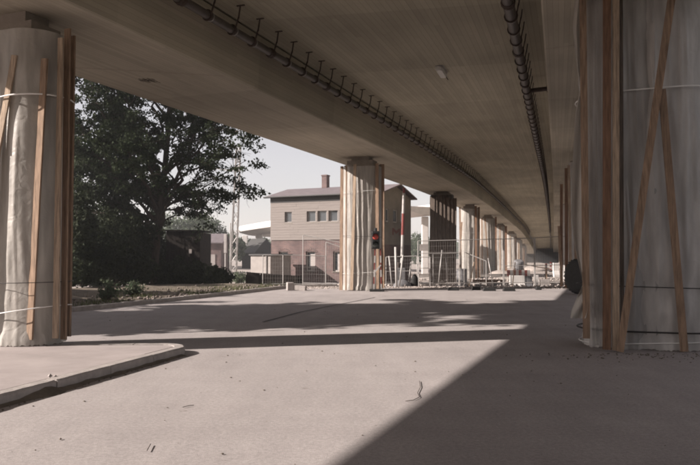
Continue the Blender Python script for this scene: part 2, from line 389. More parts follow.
# walk along the outer line and cut kerb stones of about 1 m
def kerb_stones(line, w, h, step, parent, z0=-.06, jitter=.006):
    acc = [0]
    for i in range(1, len(line)): acc.append(acc[-1] + (line[i] - line[i-1]).length)
    def P(s):
        s = max(0, min(acc[-1], s)); i = max(1, int(np.searchsorted(acc, s))); i = min(i, len(line) - 1)
        t = (s - acc[i-1]) / max(1e-6, acc[i] - acc[i-1]); return line[i-1].lerp(line[i], t)
    s = 0
    while s < acc[-1] - .1:
        e = min(s + step, acc[-1]); k = 9
        mb = MB(); vs = []; dz = R.uniform(-jitter, jitter); dn = R.uniform(-jitter, jitter) * 1.2
        for q in range(k):
            c = s + .006 + (e - s - .012) * q / (k - 1)
            p = P(c); d = (P(c + .12) - P(c - .12)).normalized(); n = Vector((d.y, -d.x, 0)); z = gz(p.x, p.y)
            o = p + n * dn; ii = p - n * (w - dn)
            ch = .02 + R.uniform(-.004, .008); dzz = R.uniform(-.002, .001); dnn = R.uniform(-.002, .002)
            o = o + n * dnn
            for x, zz in ((o, z0), (o, h - ch + dz + dzz), (o - n * ch, h + dz + dzz), (ii, h + dz), (ii, z0)):
                vs.append(Vector((x.x, x.y, zz + z)))
        fs = [(a*5+b, a*5+(b+1) % 5, (a+1)*5+(b+1) % 5, (a+1)*5+b) for a in range(k-1) for b in range(5)]
        fs += [(0,1,2,3,4)[::-1], tuple((k-1)*5 + b for b in range(5))]
        mb.add(vs, fs).build('kerb_stone', M['kerb'], parent); s = e
kerb_stones(corner, .155, PZ, 1.0, pav)
# dirt in the gutter below the near kerb
mb = MB()
for i in range(420):
    t = R.random(); p = kA.lerp(kB, t) + kn * abs(R.gauss(.02, .07)); mb.stone((p.x, p.y, .005), R.uniform(.006, .02))
n_ = 90; b0 = len(mb.v)
for i in range(n_):
    p = kA.lerp(kB, i / (n_ - 1)); w_ = .07 + .09 * abs(noise.noise(Vector((i * .23, 0, 4)))) + (.10 * math.exp(-((p.y - 7.6) / .22) ** 2)); h_ = .02 + .035 * abs(noise.noise(Vector((i * .31, 2, 0)))) + (.05 * math.exp(-((p.y - 7.6) / .18) ** 2))
    for q_, z_ in ((p - kn * .01, h_), (p + kn * w_ * .45, h_ * .55), (p + kn * w_, .001)): mb.v.append((q_.x, q_.y, z_))
mb.f += [(b0 + i*3 + j, b0 + i*3 + j + 1, b0 + (i+1)*3 + j + 1, b0 + (i+1)*3 + j) for i in range(n_ - 1) for j in range(2)]
struct(mb.build('gutter_dirt', M['verge']), 'stuff')

# far kerb + verge
farline = [Vector(p + (0,)) for p in ((-11.2, 9.0), (-9.2, 13.8), (-7.55, 17.9), (-6.35, 20.9), (-4.9, 24.8), (-3.75, 28.2), (-2.95, 30.6), (-2.2, 31.6), (-.6, 32.0))]
fine = []
for i in range(len(farline) - 1):
    for k in range(6): fine.append(farline[i].lerp(farline[i+1], k / 6))
fine.append(farline[-1])
def line_x(y): 
    return float(np.interp(y, [p.y for p in farline], [p.x for p in farline]))
vxs = np.linspace(0, 1, 40); vys = np.linspace(6, 33.5, 60)
mb = MB()
for y in vys:
    x1 = line_x(y) - .13
    for t in vxs:
        x = x1 - (t ** 1.6) * 45
        d = x1 - x
        z = .07 + .18 * sm(0, 3, d) * (.4 + noise.noise(Vector((x * .5, y * .5, 1)))) + .06 * noise.noise(Vector((x * 2, y * 2, 5))) * sm(0, .5, d)
        z -= .9 * sm(6, 18, d) * sm(22, 30, y) + .35 * sm(31.4, 33.5, y)
        mb.v.append((x, float(y), z))
nx = len(vxs)
mb.f = [(j*nx+i+1, j*nx+i, (j+1)*nx+i, (j+1)*nx+i+1) for j in range(len(vys)-1) for i in range(nx-1)]
verge = struct(mb.build('verge', M['verge'], smooth=True))
kerb_stones(fine, .13, .13, 1.0, verge)

# ------------------------------------------------------------------ viaduct
via = thing('viaduct', 'long concrete road viaduct overhead on two box girders', 'bridge', (0, 0, 0))
def sweep(name, C, prof, m, y0=-70, y1=190, caps=True, parent=via, smooth=False):
    """prof: closed list of (lateral, height above underside); UV u=length, v=around"""
    ys = [y for y in YS if y0 <= y <= y1]; k = len(prof); mb = MB(); uv = []
    per = [0]
    for i in range(k): a, b = prof[i], prof[(i+1) % k]; per.append(per[-1] + math.hypot(a[0]-b[0], a[1]-b[1]))
    # each face strip has its own vertices so the UV does not wrap
    s = 0; prev = None; rows = []
    for y in ys:
        p, n = frame(C, y)
        if prev is not None: s += (p - prev).length
        prev = p; rows.append((p, n, EYE + HU(y) + dzC(C), s))
    for i in range(k):
        a, b = prof[i], prof[(i+1) % k]; base = len(mb.v)
        for p, n, h, s_ in rows:
            for q, vv in ((a, per[i]), (b, per[i+1])):
                mb.v.append(tuple(p + n * q[0] + Vector((0, 0, h + q[1])))); uv.append((s_, vv))
        for j in range(len(rows) - 1):
            mb.f.append((base+2*j, base+2*j+1, base+2*j+3, base+2*j+2))
    for idx in (0, len(rows) - 1):
        p, n, h, s_ = rows[idx]; base = len(mb.v)
        for q in prof: mb.v.append(tuple(p + n * q[0] + Vector((0, 0, h + q[1])))); uv.append((q[0], q[1]))
        mb.f.append(tuple(base + i for i in range(k)))
    mb.uv = uv
    return mb.build(name, m, parent, smooth)
gp = [(-HW, .03), (-HW + .03, 0), (HW - .03, 0), (HW, .03), (HW + .08, WEB + .02), (-HW - .08, WEB + .02)]
gl = sweep('girder', LC, gp, M['concrete'])
gr = sweep('girder', RC, gp, M['concrete'])
# deck slab spanning both girders, with haunch-free soffit
def slab():
    mb = MB(); uv = []; s = 0; prev = None; rows = []
    for y in YS:
        p, n = frame(LC, y); q, n2 = frame(RC, y)
        if prev is not None: s += (p - prev).length
        prev = p; rows.append((p - n * 2.3, q + n2 * 2.9, EYE + HU(y) + WEB, s))
    k = len(rows)
    for lo in (0, SLAB):
        b = len(mb.v)
        for a, c, h, s_ in rows:
            for t in np.linspace(0, 1, 9):
                x = a.lerp(c, float(t)); mb.v.append((x.x, x.y, h + lo + RISE * (1.25 * float(t) - .13))); uv.append((s_ + 2, float(t) * 16))
        for j in range(k - 1):
            for i in range(8): mb.f.append((b+9*j+i, b+9*j+i+1, b+9*(j+1)+i+1, b+9*(j+1)+i))
    for side in (0, 1):
        b = len(mb.v)
        for row in rows:
            x = row[side]
            for lo in (0, SLAB): mb.v.append((x.x, x.y, row[2] + lo + RISE * (1.25 * side - .13))); uv.append((row[3], lo))
        for j in range(k - 1): mb.f.append((b+2*j, b+2*j+1, b+2*j+3, b+2*j+2))
    mb.uv = uv
    return mb.build('deck_slab', M['slab'], via)
slab()
for C, sg in ((LC, -1), (RC, 1)):
    a, b = (-2.53, -2.25) if sg < 0 else (2.85, 3.13)
    sweep('parapet', C, [(a, WEB - .12), (b, WEB - .12), (b, WEB + SLAB + .75), (a, WEB + SLAB + .75)], M['concrete'])
# pale pour joints across the undersides
def seam(C, y0, skew, parent, w=.05):
    mb = MB()
    pts = []
    for t in np.linspace(-1, 1, 9):
        y = y0 + skew * float(t); p, n = frame(C, y); pts.append(Vector((p.x, y, 0)) + n * (HW - .04) * float(t) + Vector((0, 0, EYE + HU(y) + dzC(C) - .003)))
    for i in range(8):
        a, b = pts[i], pts[i+1]; mb.add([a, b, b + Vector((0, w, 0)), a + Vector((0, w, 0))], [(0, 1, 2, 3)])
    mb.build('joint_seam', M['seam'], parent)
seam(LC, 14.6, 1.0, gl); seam(RC, 13.6, -.3, gr)
# scribble on the underside
mb = MB()
for st in range(3):
    pts = []
    y0 = 15.4 + st * .07
    for i in range(12):
        y = y0 + .16 * math.sin(i * 1.7 + st); x = LC(y) - .55 + i * .035 + .05 * math.cos(i * 2.3 + st * 2); pts.append((x, y, EYE + HU(y) - .004))
    mb.tube(pts, .0028, 4)
mb.build('scribble_mark', M['mark'], gl)

# ------------------------------------------------------------------ drain pipes under the deck
def drain(C, lat, rad, side, label, y1, stub=None):
    root = thing('drain_pipe', label, 'pipe', (0, 0, 0), group='drain pipes under the deck')
    pz = WEB - .52 + dzC(C)*.9 + .02
    pts = []
    for y in np.arange(-20, y1, 1.5):
        p, n = frame(C, float(y)); pts.append(p + n * lat + Vector((0, 0, EYE + HU(float(y)) + pz)))
    pm = MB().tube(pts, rad, 14); pm.build('pipe', M['pipe'], root, smooth=True)
    y = -2.0; i = 0
    while y < min(y1 - 2, 130):
        p, n = frame(C, y); c = p + n * lat + Vector((0, 0, EYE + HU(y) + pz)); d = Vector((-n.y, n.x, 0))
        mb = MB()
        topp = c + n * side * .20 + Vector((0, 0, .49))
        mb.beam(c + n * side * rad * .9, c + n * side * .16 + Vector((0, 0, .25)), .026, .024, d)
        mb.beam(c + n * side * .16 + Vector((0, 0, .22)), topp, .026, .024, d)
        mb.beam(topp - n * .08, topp + n * .10, .04, .02, (0, 0, 1))
        ring = [c + (n * math.cos(t) + Vector((0, 0, 1)) * math.sin(t)) * (rad + .012) for t in np.linspace(0, 2 * math.pi, 13)[:-1]]
        mb.tube(ring, .022, 5, closed=True)
        mb.build('bracket', M['rust'], root)
        if i % 4 == 1:
            MB().tube([c - d * .09, c + d * .09], rad + .02, 14).build('coupling', M['galv'] if False else M['rust'], root, smooth=False)
        else:
            MB().tube([c - d * .012 + d * .1, c + d * .012 + d * .1], rad + .012, 14).build('clamp_band', M['galv'], root)
        y += .88 + R.uniform(-.06, .06); i += 1
    if stub:
        p, n = frame(C, stub); c = p + n * lat + Vector((0, 0, EYE + HU(stub) + pz))
        e = c + n * (-HW - lat + .0)
        mb = MB().tube([c, c + n * .25 + Vector((0, 0, .03)), e + Vector((0, 0, .05))], .07, 10)
        mb.tube([e - n * .06 + Vector((0, 0, .05)), e + Vector((0, 0, .05))], .12, 10)
        mb.build('side_inlet', M['rust'], root)
    return root
drain(LC, HW + .50, .088, 1, 'dark drain pipe on brackets along the left girder', 180)
drain(RC, -HW - .68, .12, 1, 'dark drain pipe on brackets along the right girder', 180, stub=21.0)

# oval bulkhead lamp on the soffit
lp = at(442, 74, 20.2); lz = EYE + HU(20.2) + WEB + RISE * .55
lamp = thing('ceiling_lamp', 'small pale oval lamp fixed under the deck slab', 'lamp', (lp.x, lp.y, lz - .004), math.radians(-17))
mb = MB(); prof = [(.0, 0)]
def pill(r, L, z0, z1, n=10):
    pts = []
    for z, k in ((z0, 1), ((z0 + z1) / 2, 1), (z1, .7)):
        for i in range(2 * n):
            t = math.pi * i / n + math.pi / 2 * 0; cy = L / 2 if math.sin(t) >= 0 else -L / 2
            pts.append((r * k * math.cos(t), cy + r * k * math.sin(t), z))
    m = 2 * n; fs = [(j*m+i, j*m+(i+1) % m, (j+1)*m+(i+1) % m, (j+1)*m+i) for j in range(2) for i in range(m)] + [tuple(2*m + i for i in range(m))[::-1], tuple(range(m))]
    return MB().add(pts, fs)
pill(.14, .75, 0, -.05).build('base_plate', M['galv'], lamp)
pill(.12, .75, -.05, -.17).build('lamp_cover', M['lampglass'], lamp, smooth=False)
MB().tube([(0, .5, -.03), (0, 1.3, -.015)], .012, 6).build('conduit', M['rust'], lamp)

# ------------------------------------------------------------------ wrapped pillars
def stadium(hw, hd, n):
    """points and outward normals round a stadium of half width hw, half depth hd (rounded ends)"""
    st = hw - hd; per = 4 * st + 2 * math.pi * hd; out = []
    for i in range(n):
        s = per * i / n
        if s < 2 * st: out.append((Vector((-st + s, -hd, 0)), Vector((0, -1, 0))))
        elif s < 2 * st + math.pi * hd:
            a = (s - 2 * st) / hd - math.pi / 2; out.append((Vector((st + hd * math.cos(a), hd * math.sin(a), 0)), Vector((math.cos(a), math.sin(a), 0))))
        elif s < 4 * st + math.pi * hd: out.append((Vector((st - (s - 2 * st - math.pi * hd), hd, 0)), Vector((0, 1, 0))))
        else:
            a = (s - 4 * st - math.pi * hd) / hd + math.pi / 2; out.append((Vector((-st + hd * math.cos(a), hd * math.sin(a), 0)), Vector((math.cos(a), math.sin(a), 0))))
    return out
def loop_strap(hw, hd, z, off, r, tilt=0, n=40, sag=0):
    pts = []
    for p, nn in stadium(hw, hd, n):
        q = p + nn * off; pts.append((q.x, q.y, z + tilt * q.x + sag * math.sin(q.x * 3)))
    return MB().tube(pts, r, 5, closed=True)
def pillar(C, y, label, foil, base_z, seed, hw=.80, hd=.50, detail=True, top_gap=.36, boards=None, straps=None, xoff=0.0, ztop_foil=None, pinch=(), amp=1.0):
    p, n = frame(C, y); rz = math.atan2(n.y, n.x)
    H = EYE + HU(y) + dzC(C) - base_z
    root = thing('bridge_pillar', label, 'pillar', (p.x + xoff, y, base_z), rz, 'wrapped pillars under the viaduct')
    rs = random.Random(seed)
    st = stadium(hw, hd, 40); k = len(st)
    zs = [-.15, H - top_gap - .35, H - top_gap]; mb = MB()
    for j, z in enumerate(zs):
        for q, nn in st: mb.v.append(tuple(q + nn * (0 if j < 2 else .0) + Vector((0, 0, z))))
    mb.f = [(j*k+i, j*k+(i+1) % k, (j+1)*k+(i+1) % k, (j+1)*k+i) for j in range(2) for i in range(k)] + [tuple(2*k + i for i in range(k))]
    col = mb.build('column', M['pillar'], root)
    if top_gap > .1:
        MB().box((-hw * .72, -hd * .7, H - top_gap), (hw * .72, hd * .7, H - top_gap * .45)).box((-hw * .5, -hd * .55, H - top_gap * .45), (hw * .5, hd * .55, H + .01)).build('bearing', M['pillar'], root)
    # plastic sheet with vertical folds
    na = 220 if detail else 90; nz = 46 if detail else 14
    zt = (ztop_foil if ztop_foil else H - top_gap - .08); st = stadium(hw, hd, na); mb = MB()
    ph = [rs.uniform(0, 6.28) for _ in range(10)]; fr = [rs.randint(9, 46) for _ in range(10)]
    for j in range(nz):
        t = j / (nz - 1); z = .015 + t * (zt - .015)
        pin = 1.0
        for pz in pinch: pin = min(pin, .25 + .75 * min(1, abs(z - pz) / .45))
        for i, (q, nn) in enumerate(st):
            f1 = 1 - abs(noise.noise(Vector((q.x * 2.6 + seed, q.y * 2.6 + .05 * z, z * .14)))) * 2.2
            f2 = 1 - abs(noise.noise(Vector((q.x * 6.5 + seed * 2 + .1 * z, q.y * 6.5, z * .3)))) * 2.2
            f3 = noise.noise(Vector((q.x * 1.1 + seed, q.y * 1.1, z * .5)))
            off = .03 + (max(0, f1) ** 2 * .045 + max(0, f2) ** 2 * .022 + max(0, f3) * .07) * pin * amp + (.03 if t < .04 else 0)
            off += .005 * amp * noise.noise(Vector((q.x * 4 + z * 3, q.y * 4, z * 5.5 + seed))) * pin
            if t > .93: off = .035 + off * .3
            mb.v.append(tuple(q + nn * off + Vector((0, 0, z + (rs.uniform(-.015, .015) if j == 0 else 0)))))
    mb.f = [(j*na+i, j*na+(i+1) % na, (j+1)*na+(i+1) % na, (j+1)*na+i) for j in range(nz-1) for i in range(na)]
    mb.build('plastic_sheet', foil, root, smooth=True)
    inv = (Matrix.Translation(root.location) @ Matrix.Rotation(rz, 4, 'Z')).inverted()
    if boards is None:
        boards = []
        for i in range(rs.randint(6, 8)):
            q, nn = st[int((i + rs.uniform(.1, .9)) / 8 * na) % na]
            boards.append(('loc', q + nn * .13, nn, rs.uniform(-.06, .06), .05, rs.uniform(.86, .97) * (H - top_gap), rs.choice(['wood', 'wood', 'wood_pale', 'wood_dark'])))
    for b in boards:
        if b[0] == 'loc':
            _, q, nn, lean, z0, z1, mm = b
            tv = Vector((-nn.y, nn.x, 0))
            MB().beam(q - tv * lean + Vector((0, 0, z0)), q + tv * lean + Vector((0, 0, z1)), .115, .03, nn, .004).build('board', M[mm], root)
        else:                            # ('px', top pixel, bottom pixel, distance, width, material)
            _, pt, pb, dist, w, mm = b
            A = inv @ at(pt[0], pt[1], dist); B = inv @ at(pb[0], pb[1], dist)
            if B.z < .02: B.z = .02
            MB().beam(B, A, w, .035, (0, -1, 0), .004).build('board', M[mm], root)
    for s_ in (straps if straps is not None else [(.9, .145, .007, .02, 'wire'), (H * .62, .145, .006, -.03, 'strap')]):
        z, off, r, tl, mm = s_[:5]
        loop_strap(hw, hd, z, off, r, tl).build('strap', M[mm], root, smooth=True)
    return root, inv

# first pillar of the left row, on the pavement
pillar(LC, 11.22, 'plastic-wrapped pillar with boards on the pavement at the left edge', M['foil'], PZ - .006, 11, hw=.86, hd=.45, xoff=.27, top_gap=.42,
    boards=[('px', (12, 54), (-4, 150), 10.58, .105, 'wood_pale'), ('px', (-4, 150), (-24, 338), 10.59, .105, 'wood_pale'), ('px', (42, 57), (31, 339), 10.60, .115, 'wood'),
            ('px', (58, 36), (57, 338), 10.72, .10, 'wood_pale'), ('px', (65, 27), (65, 339), 10.86, .11, 'wood'), ('px', (70, 34), (69, 336), 11.2, .10, 'wood'),
            ('px', (-22, 40), (-20, 338), 10.60, .11, 'wood')],
    straps=[(.98, .17, .006, .015, 'wire'), (3.86, .15, .013, .09, 'strap'), (.46, .15, .009, .16, 'strap')], ztop_foil=4.99, pinch=(.46, .98, 3.86), amp=.75)
# second pillar of the left row
pillar(LC, 29.35, 'sunlit pale wrapped pillar beside the red signal light', M['foil'], gz(0, 29.3), 5, hw=.80, hd=.50, xoff=.02,
    boards=[('px', (342, 166), (341, 290), 28.75, .13, 'wood'), ('px', (346.5, 166), (346, 290), 28.66, .06, 'wood'), ('px', (355, 164), (351.5, 290), 28.62, .13, 'wood_pale'),
            ('px', (377, 163), (377.5, 289), 28.66, .14, 'wood'), ('px', (383, 164), (383, 288), 28.85, .12, 'wood'), ('px', (381, 164), (380.5, 288), 29.3, .12, 'wood')],
    straps=[(2.3, .15, .007, -.04, 'wire'), (.75, .15, .006, .05, 'strap'), (4.2, .15, .006, .05, 'strap')], pinch=(2.3, .75), amp=.5)
# dark third
def rowboards(x0, x1, k, yt, yb, dist, mats, w=.16, jit=1.0):
    out = []
    rs = random.Random(int(x0 * 13))
    for i in range(k):
        x = x0 + (x1 - x0) * (i + .5) / k
        out.append(('px', (x + rs.uniform(-jit, jit), yt + rs.uniform(-1, 3)), (x + rs.uniform(-jit, jit), yb), dist, w, mats[i % len(mats)]))
    return out
pillar(LC, 48.4, 'dark board-clad pillar, third of the left row', M['foil_dark'], gz(0, 48.4), 31, detail=False, xoff=-.2, top_gap=.2,
    boards=rowboards(430, 456, 7, 196, 290, 47.65, ['wood_greybrown'], .32), straps=[(2.4, .15, .008, 0, 'wire')])
pillar(LC, 63, 'white wrapped pillar with one leaning board, fourth of the left row', M['foil'], gz(0, 63), 41, detail=False,
    boards=[('px', (460, 207), (461, 284), 62.2, .16, 'wood'), ('px', (462, 222), (458.5, 284), 62.15, .14, 'wood'), ('px', (476, 206), (476, 284), 62.2, .2, 'wood_dark'), ('px', (479, 207), (479, 284), 62.5, .2, 'wood')])
pillar(LC, 79, 'white wrapped pillar with slanting boards, fifth of the left row', M['foil'], gz(0, 79), 51, detail=False,
    boards=[('px', (482, 218), (482, 280), 78.2, .18, 'wood'), ('px', (485, 218), (489, 280), 78.15, .16, 'wood'), ('px', (496, 217), (496, 280), 78.3, .2, 'wood_dark')])
pillar(LC, 95, 'white wrapped pillar with dark edge board, sixth of the left row', M['foil'], gz(0, 95), 61, detail=False,
    boards=[('px', (500, 226), (500, 277), 94.2, .18, 'wood'), ('px', (506, 226), (506, 277), 94.2, .3, 'wood_dark')])
for i, (yy, w_) in enumerate(((112, 'seventh'), (129, 'eighth'), (146, 'ninth'))):
    pillar(LC, yy, 'distant wrapped pillar, %s of the left row' % w_, M['foil'], gz(0, yy), 71 + i, detail=False)
# first pillar of the right row: the big one in the shade
r1, r1inv = pillar(RC, 11.6, 'large shaded pillar in clear plastic and boards at the right edge', M['foil_grey'], 0, 91, hw=.98, hd=.58, xoff=.09, top_gap=.03,
    boards=[('px', (585.5, -60), (585.5, 338), 10.98, .105, 'wood'), ('px', (610.5, -60), (605.5, 349), 10.82, .125, 'wood_dark'), ('px', (619.5, -60), (614.5, 350), 10.80, .105, 'wood_pale'),
            ('px', (624.5, -60), (621, 349), 11.0, .06, 'wood_greybrown'), ('px', (676, -10), (618.5, 352), 10.70, .115, 'wood'), ('px', (664, 88), (682.5, 355), 10.74, .115, 'wood'), ('px', (706, -60), (704, 350), 11.05, .11, 'wood')],  # the narrow dark strip paints the shaded gap beside the pale board
    straps=[(1.02, .16, .008, -.02, 'wire'), (.30, .16, .014, .0, 'wire'), (4.22, .15, .012, .02, 'strap'), (.12, .13, .010, .05, 'strap')], pinch=(.3, 1.02, 4.2), amp=1.7)
# loose flaps of foil on its left side
def flap(name, cols, m, parent, inv, dist, n=22, seed=1):
    rs = random.Random(seed); mb = MB(); k = 8
    for j in range(n):
        t = j / (n - 1); py = cols[0][2] + (cols[-1][2] - cols[0][2]) * t
        xl = float(np.interp(py, [c[2] for c in cols], [c[0] for c in cols])); xr = float(np.interp(py, [c[2] for c in cols], [c[1] for c in cols]))
        for i in range(k):
            u = i / (k - 1); q = at(xl + (xr - xl) * u, py, dist + .16 * math.sin(u * 7 + t * 5 + seed) * (1 - u) + .25 * (1 - u))
            mb.v.append(tuple(inv @ q))
    mb.f = [(j*k+i, j*k+i+1, (j+1)*k+i+1, (j+1)*k+i) for j in range(n-1) for i in range(k-1)]
    return mb.build(name, m, parent, smooth=True)
def hanging(x0, x1, y0, y1, d0, d1, seed, m):
    mb = MB(); k, n = 70, 34
    for j in range(n):
        t = j / (n - 1)
        for i in range(k):
            u = i / (k - 1); px_ = x0 + (x1 - x0) * u + 2.5 * math.sin(t * 3 + seed) * u; py = y0 + (y1 - y0) * t + (5 * noise.noise(Vector((u * 5, seed, 0))) if j == n - 1 else 0)
            f = (1 - 2.4 * abs(noise.noise(Vector((u * 2.6 + .4 * t, t * .8, seed))))) ; g = (1 - 2.4 * abs(noise.noise(Vector((u * 6 - .8 * t, t * 1.6, seed + 5)))))
            cr = noise.noise(Vector((u * 9 + t * 8, t * 14, seed + 9)))
            mb.v.append(tuple(r1inv @ at(px_, py, d0 + (d1 - d0) * u - max(0, f) * .05 - max(0, g) * .02 - cr * .008)))
    mb.f = [(j*k+i, j*k+i+1, (j+1)*k+i+1, (j+1)*k+i) for j in range(n-1) for i in range(k-1)]
    mb.build('loose_sheet', m, r1, smooth=True)
hanging(588, 616, -50, 346, 11.2, 11.12, 3, M['foil_clear'])
hanging(622, 668, -50, 349, 11.08, 11.03, 7, M['foil_clear'])
hanging(655, 712, -50, 351, 11.0, 11.0, 12, M['foil_clear'])
flap('loose_sheet', [(581, 590, -40), (575, 588, 25), (579, 588, 70), (582, 588, 88), (577, 588, 110), (573, 588, 170), (571.5, 588, 215), (575, 588, 250), (581, 588, 275), (583, 588, 290)], M['foil'], r1, r1inv, 11.0, 40, 2)
flap('loose_sheet', [(582, 588, 285), (576, 588, 298), (571, 587, 310), (569, 584, 322), (573, 582, 325), (580, 586, 318)], M['foil'], r1, r1inv, 10.95, 16, 5)
pillar(RC, 31, 'shaded wrapped pillar with tall boards, second of the right row', M['foil_grey'], 0, 101, detail=False, hw=.8,
    boards=[('px', (562, 184), (561, 286), 30.3, .12, 'wood_dark'), ('px', (567, 168), (566, 288), 30.25, .14, 'wood_dark'), ('px', (569.5, 165), (570.5, 288), 30.2, .12, 'wood_pale'),
            ('px', (559, 226), (561.5, 285), 30.15, .10, 'wood'), ('px', (575, 166), (576, 290), 30.2, .12, 'wood'), ('px', (590, 166), (590, 290), 30.2, .12, 'wood')])
for i, (yy, w_) in enumerate(((47, 'third'), (63, 'fourth'), (79, 'fifth'), (95, 'sixth'), (112, 'seventh'))):
    pillar(RC, yy, 'shaded wrapped pillar, %s of the right row' % w_, M['foil_grey'], gz(0, yy), 111 + i, detail=False)
# far-end abutment, its dark colour standing in for under-deck shade
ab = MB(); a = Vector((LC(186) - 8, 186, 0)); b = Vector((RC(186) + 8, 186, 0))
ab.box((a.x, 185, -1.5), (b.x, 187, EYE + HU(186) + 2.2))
setloc(tag(ab.build('abutment', M['abut']), 'far abutment, coloured dark for shade, closing the space under the viaduct', 'abutment'), (a.x, 186, -1))

# ------------------------------------------------------------------ signal box house
hl = thing('signal_house', 'two-storey railway house, brick below and pale boards above', 'house', (-5.8, 50, gz(0, 50)), math.atan2(-.447, .894))
HZ = gz(0, 50); HLn, HD = 8.75, 5.74
zb, ze, zr = 2.56 - HZ, 5.72 - HZ, 6.42 - HZ        # heights above house base
def wall(name, quad_fn, L, z0, z1, holes, thick, m, arch=False):
    """wall of length L with rectangular holes (u0,u1,z0,z1), as outer skin with reveals; quad_fn(u,d,z)->point"""
    us = sorted(set([0, L] + [h[0] for h in holes] + [h[1] for h in holes])); zs = sorted(set([z0, z1] + [h[2] for h in holes] + [h[3] for h in holes]))
    mb = MB(); uv = []
    def q(pts, uvs):
        n = len(mb.v); mb.v += [tuple(p) for p in pts]; uv.extend(uvs); mb.f.append((n, n+1, n+2, n+3))
    for i in range(len(us)-1):
        for j in range(len(zs)-1):
            cu, cz = (us[i]+us[i+1])/2, (zs[j]+zs[j+1])/2
            if any(h[0] < cu < h[1] and h[2] < cz < h[3] for h in holes): continue
            c = [(us[i], zs[j]), (us[i+1], zs[j]), (us[i+1], zs[j+1]), (us[i], zs[j+1])]
            q([quad_fn(a, 0, b) for a, b in c], c)
    for u0, u1, a, b in holes:
        for c in (((u0,a),(u1,a)), ((u1,a),(u1,b)), ((u1,b),(u0,b)), ((u0,b),(u0,a))):
            q([quad_fn(c[0][0], 0, c[0][1]), quad_fn(c[1][0], 0, c[1][1]), quad_fn(c[1][0], thick, c[1][1]), quad_fn(c[0][0], thick, c[0][1])], [(0,0),(.3,0),(.3,.2),(0,.2)])
    mb.uv = uv
    return mb.build(name, m, hl)
front = lambda u, d, z: Vector((u, d, z))
side = lambda u, d, z: Vector((HLn - d, u, z))
back = lambda u, d, z: Vector((HLn - u, HD - d, z))
left = lambda u, d, z: Vector((d, HD - u, z))
def window(fn, u0, u1, z0, z1, d, split=0, pane='glass', sub=None, sill=True):
    w = MB(); t = .085
    w_ = [(u0, z0, u0+t, z1), (u1-t, z0, u1, z1), (u0+t, z0, u1-t, z0+t), (u0+t, z1-t, u1-t, z1)]
    if split: w_.append(((u0+u1)/2 - .02, z0+t, (u0+u1)/2 + .02, z1-t))
    for a, b, c, e in w_:
        p = [fn(a, d-.03, b), fn(c, d-.03, b), fn(c, d-.03, e), fn(a, d-.03, e), fn(a, d+.03, b), fn(c, d+.03, b), fn(c, d+.03, e), fn(a, d+.03, e)]
        w.add(p, [(0,1,2,3),(7,6,5,4),(0,4,5,1),(1,5,6,2),(2,6,7,3),(3,7,4,0)])
    win = w.build('window', M['frame'], hl)
    g = MB().add([fn(u0, d+.01, z0), fn(u1, d+.01, z0), fn(u1, d+.01, z1), fn(u0, d+.01, z1)], [(0,1,2,3)]); g.build('pane', M[pane], win)
    if sub:
        a, b, c, e = sub; MB().add([fn(a, d-.035, b), fn(c, d-.035, b), fn(c, d-.035, e), fn(a, d-.035, e)], [(0,1,2,3)]).build('shutter', M['pane_pale'], win)
    if sill:
        s = MB(); p = [fn(u0-.05, -.07, z0-.06), fn(u1+.05, -.07, z0-.06), fn(u1+.05, .1, z0-.06), fn(u0-.05, .1, z0-.06)]; q_ = [x + Vector((0,0,.055)) for x in p]
        s.add(p + q_, [(3,2,1,0),(4,5,6,7),(0,1,5,4),(1,2,6,5),(2,3,7,6),(3,0,4,7)]).build('sill', M['sidedark'], win)
    return win
zu0, zu1 = 3.80 - HZ, 4.66 - HZ; za0, za1 = .33 - HZ, 1.72 - HZ
up = [(1.2, 1.80), (3.05, 3.78), (3.93, 4.66), (4.82, 5.55), (5.72, 6.45), (6.62, 7.35)]
lo = [(.66, 1.45), (2.95, 3.72), (5.15, 5.92), (7.35, 8.1)]
sideu = [(1.0, 1.55), (2.3, 3.1), (3.75, 4.4)]
wall('brick_wall', front, HLn, 0, zb, [(a, b, za0, za1) for a, b in lo], .22, M['brick'])
wall('brick_wall', side, HD, 0, zb - .35, [], .2, M['brick']); wall('brick_wall', back, HLn, 0, zb, [], .2, M['brick']); wall('brick_wall', left, HD, 0, zb, [], .2, M['brick'])
wall('plaster_band', side, HD, zb - .35, 3.72 - HZ, [], .2, M['sidedark'])
for a, b in lo:
    window(front, a, b, za0, za1, .16, sub=(a + .32, za0 + .06, b - .06, za1 - .18), sill=True)
    # segmental arch over the opening: a header course of bricks
    ar = MB(); k = 9; mid = (a + b) / 2; r = (b - a) / 2 + .06
    for i in range(k):
        t0 = math.pi * (.12 + .76 * i / k); t1 = math.pi * (.12 + .76 * (i + .88) / k)
        P = [(mid + rr_ * math.cos(t) , za1 - .16 + rr_ * .62 * math.sin(t)) for rr_, t in ((r, t0), (r, t1), (r + .2, t1), (r + .2, t0))]
        v = [Vector((x, -.02, z)) for x, z in P] + [Vector((x, .05, z)) for x, z in P]
        ar.add(v, [(0,1,2,3),(0,4,5,1),(1,5,6,2),(2,6,7,3),(3,7,4,0)])
    ar.uv = [(v[0], v[2]) for v in ar.v]
    ar.build('brick_arch', M['brick'], hl)
